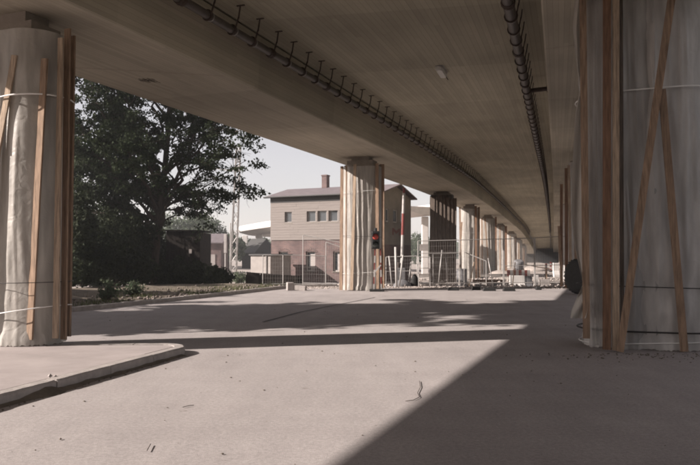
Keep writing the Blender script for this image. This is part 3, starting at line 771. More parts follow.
# timber storey: real lapped boards
def siding(fn, L, z0, z1, holes, rows, m, name):
    mb = MB(); dz = (z1 - z0) / rows
    for r_ in range(rows):
        a = z0 + r_ * dz; b = a + dz * .995; spans = [(0, L)]
        for h in holes:
            if h[2] < (a + b) / 2 < h[3]:
                spans = [s_ for x in spans for s_ in ((x[0], min(x[1], h[0])), (max(x[0], h[1]), x[1])) if s_[1] - s_[0] > .03]
        for s0, s1 in spans:
            cuts = [s0]
            while s1 - cuts[-1] > 2.6: cuts.append(cuts[-1] + R.uniform(1.6, 2.6))
            cuts.append(s1)
            for c0, c1 in zip(cuts[:-1], cuts[1:]):
                j = R.uniform(0, .008)
                p = [fn(c0 + .002, -.062 - j, a), fn(c1 - .002, -.062 - j, a), fn(c1 - .002, -.052 - j, b), fn(c0 + .002, -.052 - j, b), fn(c0 + .004, .05, a), fn(c1 - .004, .05, a), fn(c1 - .004, .05, b), fn(c0 + .004, .05, b)]
                mb.add(p, [(0,1,2,3),(0,4,5,1),(1,5,6,2),(2,6,7,3),(3,7,4,0)])
    o = mb.build(name, m, hl); o['kind'] = 'stuff'; return o
siding(front, HLn, zb, ze, [(a, b, zu0, zu1) for a, b in up], 17, M['siding'], 'timber_siding')
siding(left, HD, zb, ze, [], 17, M['siding'], 'timber_siding')
wall('timber_wall', side, HD, 3.72 - HZ, ze, [(a, b, zu0 - .02, zu1 + .05) for a, b in sideu], .2, M['sidedark']); wall('timber_wall', back, HLn, zb, ze, [], .2, M['sidedark'])
wall('timber_wall', front, HLn, zb, ze, [(a, b, zu0, zu1) for a, b in up], .2, M['siding'])
for i, (a, b) in enumerate(up): window(front, a, b, zu0, zu1, .1, split=0)
for a, b in sideu: window(side, a, b, zu0 - .02, zu1 + .05, .08, split=0)
# gable triangles, roof, fascia, chimney
for x in (.0, HLn):
    MB().add([(x, 0, ze), (x, HD, ze), (x, HD/2, zr)], [(0,1,2)]).build('gable', M['sidedark'], hl)
ov, og, th = .38, .38, .09
rf = MB()
prof = [(-ov, ze - .08), (HD/2, zr + .06), (HD + ov, ze - .08)]
vs = []
for x in (-og, HLn + og):
    for dz in (0, th):
        for yy, zz in prof: vs.append((x, yy, zz + dz))
rf.add(vs, [(0,1,7,6),(1,2,8,7),(3,9,10,4),(4,10,11,5),(0,3,4,1),(1,4,5,2),(6,7,10,9),(7,8,11,10),(0,6,9,3),(2,5,11,8)])
roof = rf.build('roof', M['roof'], hl)
MB().box((-og, -ov - .035, ze - .10), (HLn + og, -ov - .003, ze + .02)).build('fascia', M['fascia'], roof)
MB().box((-.02, -.10, ze - .42), (HLn + .02, -.075, ze - .05)).build('eaves_shadow_band', M['fascia'], hl)  # dark band painting the shadow beneath the roof edge
MB().tube([(-og, -ov - .09, ze - .03), (HLn + og, -ov - .09, ze - .05)], .05, 8).build('gutter', M['fascia'], roof)
ch = MB().box((2.78, HD/2 - .23, zr - .1), (3.20, HD/2 + .23, 7.52 - HZ)); ch.box((2.74, HD/2 - .27, 7.42 - HZ), (3.24, HD/2 + .27, 7.50 - HZ)); ch.uv = [(v[0] + v[1], v[2]) for v in ch.v]
ch.build('chimney', M['brick'], roof)
# red letter-like emblem on the pale band of the end wall
em = MB()
for k, poly in enumerate((((2.1, 0), (2.38, 0), (2.38, 1), (2.1, 1)), ((3.32, 0), (3.6, 0), (3.6, 1), (3.32, 1)), ((2.38, 1), (2.38, .55), (2.85, .15), (2.85, .6)), ((3.32, 1), (2.85, .6), (2.85, .15), (3.32, .55)))):
    em.add([side(u, -.012, 2.9 - HZ + v * .48) for u, v in poly], [(0, 1, 2, 3)])
em.build('emblem', M['emblem'], hl)

# white annex left of the house
an = thing('annex_shed', 'low white flat-roofed shed left of the brick house', 'shed', at(260, 275, 46) * 1, math.atan2(-.447, .894))
an.location.z = gz(0, 46)
hA = 1.55 - gz(0, 46)
MB().box((-.75, 0, -.1), (.85, 2.6, hA - .1)).build('wall', M['annex'], an)
MB().box((-.85, -.1, hA - .1), (.95, 2.7, hA)).build('roof', M['fascia'], an)
MB().tube([(.55, -.05, -.1), (.55, -.05, hA - .1)], .035, 6).build('downpipe', M['galv'], an)

# dark low barrier in front of it
db = thing('dark_barrier', 'low black board barrier at the end of the road', 'barrier', (0, 0, 0))
p0, p1 = at(246.5, 288, 32.6), at(301, 288, 32.6)
for i in range(4):
    a = p0.lerp(p1, i / 4); b = p0.lerp(p1, (i + 1) / 4); za, zb_ = EYE - (18 + i) * 32.6 / F, EYE - (19 + i) * 32.6 / F
    MB().add([(a.x + .01, a.y, -.25), (b.x - .01, b.y, -.25), (b.x - .01, b.y, zb_), (a.x + .01, a.y, za), (a.x + .01, a.y + .06, -.25), (b.x - .01, b.y + .06, -.25), (b.x - .01, b.y + .06, zb_), (a.x + .01, a.y + .06, za)],
        [(0,1,2,3),(7,6,5,4),(0,4,5,1),(1,5,6,2),(2,6,7,3),(3,7,4,0)]).build('panel', M['shed'], db)
for i in range(5):
    a = p0.lerp(p1, i / 4); MB().box((a.x - .04, a.y + .07, -.3), (a.x + .04, a.y + .15, EYE - 21 * 32.6 / F)).build('post', M['shed'], db)

# ------------------------------------------------------------------ ramp viaduct behind the house
rv = thing('ramp_viaduct', 'pale concrete ramp bridge curving behind the brick house', 'bridge', (0, 0, 0))
rp = [(8.0, 67.2, 5.45), (6.5, 70, 5.45), (0, 84, 5.4), (-7.5, 100, 5.25), (-13.5, 112, 5.05), (-16.4, 119, 4.95), (-17.0, 126, 4.95), (-14.5, 137, 4.95), (-8, 150, 4.95)]
line = []
for i in range(len(rp) - 1):
    P = [Vector(rp[max(0, min(len(rp)-1, i + k))]) for k in (-1, 0, 1, 2)]
    for q in range(8):
        t = q / 8; line.append(.5 * ((2*P[1]) + (P[2]-P[0])*t + (2*P[0]-5*P[1]+4*P[2]-P[3])*t*t + (3*P[1]-P[0]-3*P[2]+P[3])*t**3))
mb = MB(); pr = [(-3.0, .65), (-2.9, .45), (-1.3, 0), (1.3, 0), (2.9, .45), (3.0, .65), (3.0, 1.35), (2.8, 1.35), (2.8, .75), (-2.8, .75), (-2.8, 1.35), (-3.0, 1.35)]
k = len(pr)
for i, p in enumerate(line):
    d = (line[min(i+1, len(line)-1)] - line[max(i-1, 0)]); d.z = 0; d.normalize(); n = Vector((d.y, -d.x, 0))
    for a, z in pr: mb.v.append(tuple(p + n * a + Vector((0, 0, z))))
mb.f = [(i*k+j, i*k+(j+1) % k, (i+1)*k+(j+1) % k, (i+1)*k+j) for i in range(len(line)-1) for j in range(k)] + [tuple(range(k)), tuple((len(line)-1)*k + j for j in range(k))]
mb.build('deck', M['pconc'], rv)
for px_, yy, r in ((425, 68.5, .33), (259, 117, .55), (300, 100, .5), (245, 138, .5)):
    q = at(px_, 250, yy); MB().box((q.x - r, yy - r, -1), (q.x + r, yy + r, 5.3)).build('column', M['pconc'], rv, bevel=.06)

# ------------------------------------------------------------------ railway: ballast, rails, mast
bl = MB(); 
for i in range(30):
    x = -70 + i * 3.0
    for j, (dy, z) in enumerate(((-3.5, -.79), (-2.6, -.55), (2.6, -.55), (3.5, -.79))):
        bl.v.append((x, 66 + dy - x * .05, z + R.uniform(-.03, .03)))
bl.f = [(i*4+j, (i+1)*4+j, (i+1)*4+j+1, i*4+j+1) for i in range(29) for j in range(3)]
struct(bl.build('track_bed', M['ballast'], smooth=True))
tr = thing('railway_track', 'pair of steel rails crossing behind the lattice mast', 'track', (0, 66, -.5))
for s_ in (-.72, .72):
    MB().beam((-70, s_ + 3.5, .05), (16, s_ - .8, .05), .07, .15, (0, 0, 1)).build('rail', M['steelrail'], tr)
for i in range(130):
    x = -69 + i * .65
    MB().box((x - .12, -1.25 - x * .05, -.14), (x + .12, 1.25 - x * .05, -.03)).build('sleeper', M['wood_dark'], tr) if i % 1 == 0 and x > -32 and x < 2 else None
def lattice(name, label, base, topz, w0, w1, lean):
    o = thing(name, label, 'mast', base); H = topz - base[2]
    def P(t, sx, sy):
        w = w0 + (w1 - w0) * t; return Vector((sx * w / 2 + lean * t, sy * w / 2, H * t))
    for sx in (-1, 1):
        for sy in (-1, 1): MB().tube([P(0, sx, sy), P(1, sx, sy)], .05, 5).build('chord', M['galv'], o)
    n = 15; mb = MB()
    for i in range(n):
        t0, t1 = i / n, (i + 1) / n
        for f in range(4):
            c = [(-1,-1),(1,-1),(1,1),(-1,1)]; a, b = c[f], c[(f+1) % 4]
            if i % 2: a, b = b, a
            mb.tube([P(t0, *a), P(t1, *b)], .03, 4)
    mb.build('lacing', M['galv'], o)
    MB().box((-w0*.9, -w0*.9, -.4), (w0*.9, w0*.9, .06)).build('foundation', M['kerb'], o)
    return o
ms = lattice('catenary_mast', 'tall grey steel lattice mast right of the dark tree', (at(233, 0, 57).x, 57, gz(0, 57)), at(237, 146, 57).z, .5, .34, .42)
MB().tube([(.35, 0, 9.3), (-3.2, 1.5, 9.9)], .04, 6).build('bracket_arm', M['galv'], ms)
wr = MB().tube([at(180, 162, 58), at(205, 180, 58), at(236, 201, 57.2)], .012, 4)
wr.build('stay_wire', M['wire'], ms).matrix_parent_inverse = Matrix.Translation(Vector(ms.location)).inverted()
sg = thing('signal_post', 'narrow pale upright signal box on a post beside the mast', 'signal', (at(225.5, 0, 58).x, 58, gz(0, 58)))
z0, z1 = at(0, 253, 58).z - gz(0, 58), at(0, 234, 58).z - gz(0, 58)
MB().tube([(0, 0, -.2), (0, 0, z0 + .1)], .06, 8).build('post', M['galv'], sg)
MB().box((-.11, -.1, z0), (.11, .12, z1)).build('signal_case', M['white'], sg, bevel=.02)
MB().tube([(.4, 0, -.2), (.42, 0, at(0, 223, 58).z - gz(0, 58))], .05, 8).build('side_post', M['galv'], sg)

# small brick hut and dark gabled house behind the track
def hut(name, label, px0, px1, yb_, ytop, yridge, Y, wm, rm, door=None, depth=5, rz=0):
    a, b = at(px0, yb_, Y), at(px1, yb_, Y); z = gz(0, Y); w = b.x - a.x; h = at(0, ytop, Y).z - z; r = at(0, yridge, Y).z - z
    o = thing(name, label, 'house', (a.x, Y, z), rz)
    mb = MB().box((0, 0, -.2), (w, depth, h)); mb.uv = [(v[0] + v[1], v[2]) for v in mb.v]; mb.build('wall', wm, o)
    v = []
    for x in (-.3, w + .3):
        v += [(x, -.4, h - .05), (x, depth / 2, r), (x, depth + .4, h - .05), (x, -.4, h + .07), (x, depth / 2, r + .12), (x, depth + .4, h + .07)]
    MB().add(v, [(0,1,7,6),(1,2,8,7),(3,9,10,4),(4,10,11,5),(0,3,4,1),(1,4,5,2),(6,7,10,9),(7,8,11,10),(0,6,9,3),(2,5,11,8)]).build('roof', rm, o)
    for x in (0, w): MB().add([(x, 0, h), (x, depth, h), (x, depth/2, r)], [(0,1,2)]).build('gable', wm, o)
    if door: MB().box((w * door[0], -.06, 0), (w * door[1], -.003, h * door[2])).build('door', M['pane_pale'], o)
    return o
hut('brick_hut', 'small brick hut with grey door behind the dark shed', 200.5, 221, 266, 243, 234, 84, M['brick'], M['roof'], (.12, .72, .62))
hut('gabled_house', 'dark gabled house roof beyond the lattice mast', 242, 257, 264, 253, 239, 112, M['shed'], M['fascia'], None, 6, -.5)

# dark shed under the tree
sh = thing('tarred_shed', 'black timber shed behind the big tree trunk', 'shed', (at(166, 0, 38).x, 38, gz(0, 38)), .0)
w = at(200, 0, 38).x - at(166, 0, 38).x; h = at(0, 231, 38).z - sh.location.z
for i in range(11):
    x = i * w / 11
    MB().box((x + .006, R.uniform(0, .02), -.2), (x + w / 11 - .006, .08, h - R.uniform(0, .03))).build('board', M['shed'], sh)
MB().box((0, .085, -.2), (w, 3.0, h - .08)).build('wall', M['shed'], sh)
MB().box((-.12, -.12, h), (w + .05, 3.1, h + .06)).build('roof', M['shed'], sh)
MB().box((w * .68, -.03, h * .60), (w * .76, -.002, h * .68)).build('bright_opening', M['pane_pale'], sh)  # pale panel drawn for a small bright opening in the boards

# ------------------------------------------------------------------ vegetation
def leaf_cloud(mb, c, rad, n, size, rs, squash=.8, droop=.3):
    c = Vector(c)
    for _ in range(n):
        while True:
            v = Vector((rs.uniform(-1,1), rs.uniform(-1,1), rs.uniform(-1,1)))
            if v.length < 1: break
        p = c + Vector((v.x * rad, v.y * rad, v.z * rad * squash))
        s = size * rs.uniform(.6, 1.3)
        a = Vector((rs.gauss(0,1), rs.gauss(0,1), rs.gauss(0,1) - droop)).normalized(); b = a.cross(Vector((rs.gauss(0,1), rs.gauss(0,1), rs.gauss(0,1)))).normalized()
        f = a.cross(b) * s * .15
        n0 = len(mb.v)
        mb.v += [tuple(p), tuple(p + a * s * .5 + b * s * .34 + f), tuple(p + a * s), tuple(p + a * s * .5 - b * s * .34 + f)]
        mb.f.append((n0, n0+1, n0+2, n0+3))
def limb(mb, p, q, r0, r1, rs, n=6, wob=.12, sag=0):
    pts = []; L = (q - p).length
    for i in range(n + 1):
        t = i / n; x = p.lerp(q, t); k = math.sin(t * math.pi)
        pts.append(x + Vector((rs.uniform(-1,1), rs.uniform(-1,1), rs.uniform(-.6,.6))) * wob * L * .25 * k + Vector((0, 0, -sag * t * t * L)))
    mb.tube(pts, [r0 + (r1 - r0) * i / n for i in range(n + 1)], 7 if r0 > .05 else 4, caps=False)
    return pts
def tree(name, label, base, trunk_pts, trunk_r, limbs, subs, twigs, leaves, lsize, lm, seed, spread=1.0, droop=.25):
    """limbs: list of (start fraction along trunk, end point, density)"""
    rs = random.Random(seed); root = thing(name, label, 'tree', base); B = Vector(base)
    tm = MB(); tp = [Vector(p) - B for p in trunk_pts]; k = len(tp)
    tm.tube(tp, [trunk_r * (1.25 if i == 0 else 1 - .55 * i / (k - 1)) for i in range(k)], 12, caps=False)
    lmsh = MB(); cr = MB()
    def along(pts, t):
        f = t * (len(pts) - 1); i = min(int(f), len(pts) - 2); return pts[i].lerp(pts[i+1], f - i)
    for st, end, dens, rad in limbs:
        p = along(tp, st); q = Vector(end) - B
        rad *= .75; l1 = limb(lmsh, p, q, rad, rad * .25, rs, 8, .3)
        for s_ in range(subs):
            t = rs.uniform(.25, 1); a = along(l1, t); L = (q - p).length * rs.uniform(.25, .5) * spread
            d = ((q - p).normalized() + Vector((rs.gauss(0,.8), rs.gauss(0,.8), rs.gauss(0,.45)))).normalized()
            l2 = limb(lmsh, a, a + d * L, rad * .3, rad * .08, rs, 5, .35, droop * .6)
            for w_ in range(twigs):
                b = along(l2, rs.uniform(.15, 1)); d2 = (d + Vector((rs.gauss(0,.9), rs.gauss(0,.9), rs.gauss(0,.6)))).normalized()
                e = b + d2 * rs.uniform(.35, .95) * spread
                l3 = limb(lmsh, b, e, rad * .07, .006, rs, 3, .3, droop)
                if rs.random() > dens: continue
                for g in range(3):
                    leaf_cloud(cr, along(l3, .4 + .3 * g), rs.uniform(.16, .34) * spread, int(leaves / 3), lsize, rs, .6, .5)
    tm.build('trunk', M['bark'], root, smooth=True); lmsh.build('limbs', M['bark'], root, smooth=True)
    cr.build('crown', lm, root)
    return root
def P_(px, py, Y): return at(px, py, 35 + (Y - 27) * 1.3)
B0 = (-10.0, 35, -.5)
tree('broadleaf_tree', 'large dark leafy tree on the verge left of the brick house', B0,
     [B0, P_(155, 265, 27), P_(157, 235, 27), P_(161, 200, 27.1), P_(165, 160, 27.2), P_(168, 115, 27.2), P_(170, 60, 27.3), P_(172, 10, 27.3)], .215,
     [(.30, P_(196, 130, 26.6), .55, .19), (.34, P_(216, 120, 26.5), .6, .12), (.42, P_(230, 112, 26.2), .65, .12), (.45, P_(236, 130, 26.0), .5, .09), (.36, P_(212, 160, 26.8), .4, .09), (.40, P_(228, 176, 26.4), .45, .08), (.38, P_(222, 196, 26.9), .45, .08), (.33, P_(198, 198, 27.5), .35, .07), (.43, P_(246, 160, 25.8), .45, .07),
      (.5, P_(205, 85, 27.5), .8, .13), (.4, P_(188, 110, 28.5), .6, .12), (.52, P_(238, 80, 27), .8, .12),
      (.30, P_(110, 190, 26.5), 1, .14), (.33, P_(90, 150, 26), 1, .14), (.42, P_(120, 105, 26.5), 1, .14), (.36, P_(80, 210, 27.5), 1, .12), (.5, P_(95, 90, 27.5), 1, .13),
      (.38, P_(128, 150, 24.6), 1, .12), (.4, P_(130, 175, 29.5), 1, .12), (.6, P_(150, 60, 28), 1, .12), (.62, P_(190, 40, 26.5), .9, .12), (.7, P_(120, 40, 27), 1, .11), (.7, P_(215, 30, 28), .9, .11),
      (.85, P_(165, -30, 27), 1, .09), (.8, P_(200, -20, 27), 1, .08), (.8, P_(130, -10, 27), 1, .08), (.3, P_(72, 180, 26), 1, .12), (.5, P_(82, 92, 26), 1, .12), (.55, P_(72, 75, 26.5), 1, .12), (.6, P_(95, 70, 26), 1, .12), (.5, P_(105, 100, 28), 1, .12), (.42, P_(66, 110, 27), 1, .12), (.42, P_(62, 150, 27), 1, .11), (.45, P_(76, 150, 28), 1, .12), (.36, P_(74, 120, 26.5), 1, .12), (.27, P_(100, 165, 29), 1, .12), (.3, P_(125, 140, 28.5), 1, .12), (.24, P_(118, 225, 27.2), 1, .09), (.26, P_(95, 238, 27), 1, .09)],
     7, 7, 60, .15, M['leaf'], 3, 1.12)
# neighbouring tree standing just outside the left edge of the view: shades the road
B1 = (-15.0, 13.9, .1)
t1p = [B1, (-15, 13.9, 2), (-15.1, 14, 4), (-15, 14.2, 6.5), (-14.9, 14.3, 9), (-15, 14.3, 12)]
rs = random.Random(21); L1 = []
for i in range(34):
    a = i * 2.4; r = rs.uniform(1.2, 3.6); z = 2.9 + 10.5 * i / 33; L1.append((max(.15, min(.95, .2 + (z - 3) / 13)), (B1[0] + r * math.cos(a), B1[1] + .3 + r * math.sin(a), z), 1, .11))
tree('broadleaf_tree', 'full leafy tree beyond the left wrapped pillar shading the road', B1, t1p, .25, L1, 7, 6, 36, .32, M['leaf'], 22, 1.15)
# shrubs under the trees
def shrub(label, c, r, n, size, m, seed, h=None, group='shrubs on the verge', name='shrub'):
    rs = random.Random(seed); o = thing(name, label, 'shrub', c, group=group); mb = MB(); st = MB()
    h = h or r
    for k in range(int(10 + r * 6)):
        a = rs.uniform(0, 6.28); e = rs.uniform(.15, 1); q = Vector((math.cos(a) * r * e, math.sin(a) * r * e, h * rs.uniform(.25, 1) * (1.05 - .5 * e)))
        limb(st, Vector((0, 0, 0)), q, .025, .006, rs, 4, .3)
        for g in range(3):
            leaf_cloud(mb, q * (.55 + .22 * g), r * rs.uniform(.2, .36), n // 30, size, rs, .9, .2)
    st.build('stems', M['bark'], o, smooth=True); mb.build('foliage', m, o); return o
def gpt(px, Y, z=None): q = at(px, 250, Y); return (q.x, Y, gz(q.x, Y) + .1 if z is None else z)
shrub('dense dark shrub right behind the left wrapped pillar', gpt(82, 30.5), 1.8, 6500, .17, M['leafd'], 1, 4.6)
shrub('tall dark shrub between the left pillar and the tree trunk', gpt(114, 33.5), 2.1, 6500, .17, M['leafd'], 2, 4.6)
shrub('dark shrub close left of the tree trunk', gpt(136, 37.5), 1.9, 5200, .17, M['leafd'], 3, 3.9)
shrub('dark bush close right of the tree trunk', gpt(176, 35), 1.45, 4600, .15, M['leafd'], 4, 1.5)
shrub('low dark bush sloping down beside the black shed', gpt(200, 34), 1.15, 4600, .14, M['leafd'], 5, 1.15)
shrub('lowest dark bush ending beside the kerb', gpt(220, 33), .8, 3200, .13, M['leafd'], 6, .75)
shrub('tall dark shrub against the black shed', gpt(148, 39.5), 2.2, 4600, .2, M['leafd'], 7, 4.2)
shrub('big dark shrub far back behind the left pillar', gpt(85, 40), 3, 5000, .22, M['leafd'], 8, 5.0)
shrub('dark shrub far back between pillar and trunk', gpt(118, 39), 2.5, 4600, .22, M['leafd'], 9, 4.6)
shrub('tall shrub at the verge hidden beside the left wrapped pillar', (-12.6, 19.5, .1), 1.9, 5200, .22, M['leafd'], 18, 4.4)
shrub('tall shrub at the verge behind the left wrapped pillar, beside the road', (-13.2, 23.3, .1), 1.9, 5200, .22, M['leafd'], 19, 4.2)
shrub('small leafy weed clump on the rubble by the left pillar', gpt(108, 20.9), .38, 620, .08, M['leaff'], 14, .7, 'weeds on the verge', 'weed')
shrub('small leafy weed clump near the tree trunk on the verge', gpt(134, 23.2), .42, 680, .08, M['leaff'], 15, .6, 'weeds on the verge', 'weed')
shrub('pale weed tuft at the foot of the lattice mast', gpt(240, 53), .9, 700, .14, M['leaff'], 16, .9, 'weeds by the railway', 'weed')
# far trees beyond the railway
def far_tree(label, px_, Y, rad, ztop, seed, m='leaff'):
    rs = random.Random(seed); q = at(px_, 250, Y); o = thing('far_tree', label, 'tree', (q.x, Y, gz(0, Y)), group='trees beyond the railway')
    MB().tube([(0, 0, -.2), (0, .1, ztop * .35), (.1, 0, ztop * .7)], [.28, .22, .08], 8).build('trunk', M['bark'], o, smooth=True)
    mb = MB()
    for k in range(46):
        while True:
            v = Vector((rs.uniform(-1,1), rs.uniform(-1,1), rs.uniform(-1,1)))
            if .25 < v.length < 1: break
        c = Vector((v.x * rad, v.y * rad, ztop * .58 + v.z * ztop * .4)); leaf_cloud(mb, c, rad * rs.uniform(.22, .36), 105, .42, rs, .8, .2)
    mb.build('crown', M[m], o); return o
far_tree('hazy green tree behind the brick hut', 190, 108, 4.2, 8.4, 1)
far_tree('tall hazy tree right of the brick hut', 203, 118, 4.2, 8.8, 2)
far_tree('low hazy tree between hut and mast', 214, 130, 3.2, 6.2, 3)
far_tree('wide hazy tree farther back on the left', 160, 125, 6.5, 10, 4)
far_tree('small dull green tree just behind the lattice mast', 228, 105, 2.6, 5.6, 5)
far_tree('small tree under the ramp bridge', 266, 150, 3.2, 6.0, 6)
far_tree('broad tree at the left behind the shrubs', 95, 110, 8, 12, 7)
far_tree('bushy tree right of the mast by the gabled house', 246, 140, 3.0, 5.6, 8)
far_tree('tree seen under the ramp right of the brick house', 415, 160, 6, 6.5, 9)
# distant wooded ridge: reads as one mass
rs = random.Random(77); mb = MB()
for i in range(420):
    a = math.radians(rs.uniform(-50, 50)); d = rs.uniform(330, 430); leaf_cloud(mb, (math.sin(a) * d, math.cos(a) * d, rs.uniform(-1, 6)), rs.uniform(5, 9), 24, 3.2, rs, .7, .1)
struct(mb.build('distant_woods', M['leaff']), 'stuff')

# verge rubble and grass
mb = MB(); rs = random.Random(4)
for i in range(520):
    y = rs.uniform(14, 31); x = line_x(y) - .2 - abs(rs.gauss(0, 1.1)); mb.stone((x, y, .09 + .1 * sm(0, 3, line_x(y) - x)), rs.choice([.03, .04, .05, .07, .1]) * rs.uniform(.6, 1.2))
struct(mb.build('verge_rubble', M['vstone']), 'stuff')
mb = MB()
for i in range(5200):
    y = rs.uniform(13, 31.5); x = line_x(y) - .18 - abs(rs.gauss(0, 1.5))
    if noise.noise(Vector((x * .9, y * .9, 9))) < .02: continue
    a = rs.uniform(0, 6.28); h = rs.uniform(.06, .22); dx, dy = math.cos(a) * .012, math.sin(a) * .012; lx, ly = rs.gauss(0, .05), rs.gauss(0, .05)
    n0 = len(mb.v); mb.v += [(x - dx, y - dy, .06), (x + dx, y + dy, .06), (x + lx, y + ly, .08 + h)]; mb.f.append((n0, n0+1, n0+2))
struct(mb.build('grass', M['grass']), 'stuff')
# loose gravel ridge at the end of the road, rubble on the site, crumbs on the asphalt
mb = MB()
for i in range(5200):
    x = rs.uniform(-2.3, 11.5); y = 31.2 + rs.gauss(0, .32) + .2 * math.sin(x); mb.stone((x, y, gz(x, y) + rs.uniform(-.01, .06) * math.exp(-((y - 31.2) / .4) ** 2)), rs.uniform(.015, .05))
struct(mb.build('gravel', M['stones']), 'stuff')
mb = MB()
for i in range(2600):
    cx, cy, sp = rs.choice([(4.2, 38, 2.0), (6.0, 42, 1.8), (8.5, 40, 2.2), (1.8, 36, 1.5), (11, 44, 2.5), (14, 60, 4), (13, 50, 3)])
    x, y = rs.gauss(cx, sp), rs.gauss(cy, 1.4); mb.stone((x, y, gz(x, y) + abs(rs.gauss(0, .10))), rs.uniform(.04, .16))
struct(mb.build('site_rubble', M['stones']), 'stuff')
mb = MB()
for i in range(330):
    y = rs.uniform(3.2, 24) ; x = rs.uniform(-.55, .62) * y
    if x < line_x(y) + .3: continue
    mb.stone((x, y, .006), rs.choice([.004, .006, .008, .014]) * rs.uniform(.7, 1.5), .5)
for i in range(170):
    x = rs.gauss(4.9, 1.0); y = 10.6 - abs(rs.gauss(0, .3)); mb.stone((x, y, .008), rs.uniform(.006, .022), .6)
struct(mb.build('road_crumbs', M['verge']), 'stuff')
# dark repair seam running across the asphalt
sp_ = [Vector(((a - CX) / F * gq, gq, .011)) for a, gq in ((262, EYE * F / (322 - HY)), (300, EYE * F / (312 - HY)), (340, EYE * F / (304 - HY)), (374, EYE * F / (297.5 - HY)))]
mb = MB()
for a_, b_ in zip(sp_[:-1], sp_[1:]):
    mb.add([a_, b_, b_ + Vector((.05, 0, 0)), a_ + Vector((.05, 0, 0))], [(0, 1, 2, 3)])
mb.build('asphalt_seam', M['rubber'], bpy.data.objects['road'])
# stone lying on the broken kerb
q_ = at(50, 381, 7.9); o = MB().stone((0, 0, .015), .035).stone((.05, .03, .01), .02).build('loose_stone', M['kerb']); o.location = (q_.x + .0, 7.95, PZ); tag(o, 'small pale stone lying on the near kerb', 'stone')
# twigs lying on the road
for lab, pts in (('thin curved twig lying on the sunlit road near the shadow edge', [(419, 381), (420, 387), (417, 393), (419, 397), (413, 400), (405, 401)]), ('short straight twig on the road in front of the kerb', [(149, 450), (152.5, 443.5)]), ('small dark leaf stalk lying mid-road', [(184, 407), (190, 405.5), (195, 405)])):
    P = []
    for a, b in pts:
        Y = EYE * F / (b - HY); P.append(((a - CX) / F * Y, Y, .012))
    setloc(tag(MB().tube(P, .0035, 5).build('twig', M['bark'], smooth=True), lab, 'twig', 'twigs on the road'), P[0])

# ------------------------------------------------------------------ construction site furniture
def gY(py, z=0): return (EYE - z) * F / (py - HY)
def fence(label, px0, px1, yt0, yt1, Y0, Y1, m='galv', rail=None, lean=0, mesh=True, r=.021):
    a = at(px0, 250, Y0); b = at(px1, 250, Y1); a.z = gz(a.x, Y0) + .05; b.z = gz(b.x, Y1) + .05
    ta = at(px0 + lean, yt0, Y0); tb = at(px1 + lean, yt1, Y1)
    o = thing('mesh_fence', label, 'fence', a, group='site fence panels')
    L = lambda v: v - Vector(o.location)
    MB().tube([L(a), L(ta)], r, 6).build('post', M[m], o); MB().tube([L(b), L(tb)], r, 6).build('post', M[m], o)
    MB().tube([L(ta), L(tb)], r, 6).build('rail', M[m], o); MB().tube([L(a.lerp(ta, .06)), L(b.lerp(tb, .06))], r, 6).build('rail', M[m], o)
    for t in (rail or []): MB().tube([L(a.lerp(ta, t)), L(b.lerp(tb, t))], r * .8, 6).build('rail', M[m], o)
    if mesh:
        mb = MB(); n = max(4, int((b - a).length / .11))
        for i in range(1, n):
            mb.tube([L(a.lerp(b, i / n)), L(ta.lerp(tb, i / n))], .0028, 3, caps=False)
        for j in range(1, 8): mb.tube([L(a.lerp(ta, j / 8)), L(b.lerp(tb, j / 8))], .0028, 3, caps=False)
        w_ = mb.build('wire_mesh', M[m], o); w_['kind'] = 'stuff'
    return o
fence('tilted mesh fence panel in front of the brick wall, left of the pale pillar', 303, 373, 235, 249, 31.9, 31.3, 'galv')
fence('low mesh fence panel above the black barrier', 263, 283, 255, 255, 32.2, 32.2)
fence('low mesh fence panel between black barrier and tilted panel', 283.5, 325.5, 255, 256, 32.3, 32.3)
fence('low mesh fence panel right behind the pale pillar', 326, 373, 242, 258, 32.6, 32.0)
fence('low white fence panel just right of the signal light', 386, 417, 257, 256, 32.4, 32.4, 'wtube', [.5])
fence('tall white-railed fence panel in front of the dark pillar', 418, 459, 241, 240, 32.6, 32.8, 'wtube', [.72])
fence('low white inner fence panel by the dark pillar', 433, 459, 254, 253, 35.0, 35.0, 'wtube')
fence('tall mesh fence panel in front of the white fourth pillar', 460, 503, 240, 239, 33.0, 33.0, 'galv')
fence('lower mesh fence panel behind the tall one by the fourth pillar', 464, 486, 252, 261, 34.5, 34.0, 'galv')
fence('tall mesh fence panel before the red and white board', 504, 534, 239, 238, 33.0, 33.0, 'galv', [.42])
fence('tall mesh fence panel ending at the right row of pillars', 535, 566, 238, 236, 33.0, 33.0, 'galv', [.42])
fence('narrow white gate frame leaning beside the barrier boom', 418.5, 430, 257, 257, 31.9, 31.9, 'wtube', [.33, .62], mesh=False)
def leaning(label, p, q, Y, r, m):
    a = at(*p, Y); b = at(*q, Y); a.z = gz(a.x, Y)
    setloc(tag(MB().tube([a, b], r, 8).build('leaning_pole', M[m], smooth=True), label, 'pole', 'white poles at the crossing'), a)
leaning('thick white pole standing left of the barrier boom', (396.5, 289), (395.5, 247), 31.3, .055, 'wtube')
leaning('slanting white pole right of the thick white pole', (399, 289), (403, 255), 31.6, .04, 'wtube')
leaning('slanting thin pole left of the thick white pole', (392, 288), (389, 256), 32.1, .03, 'wtube')
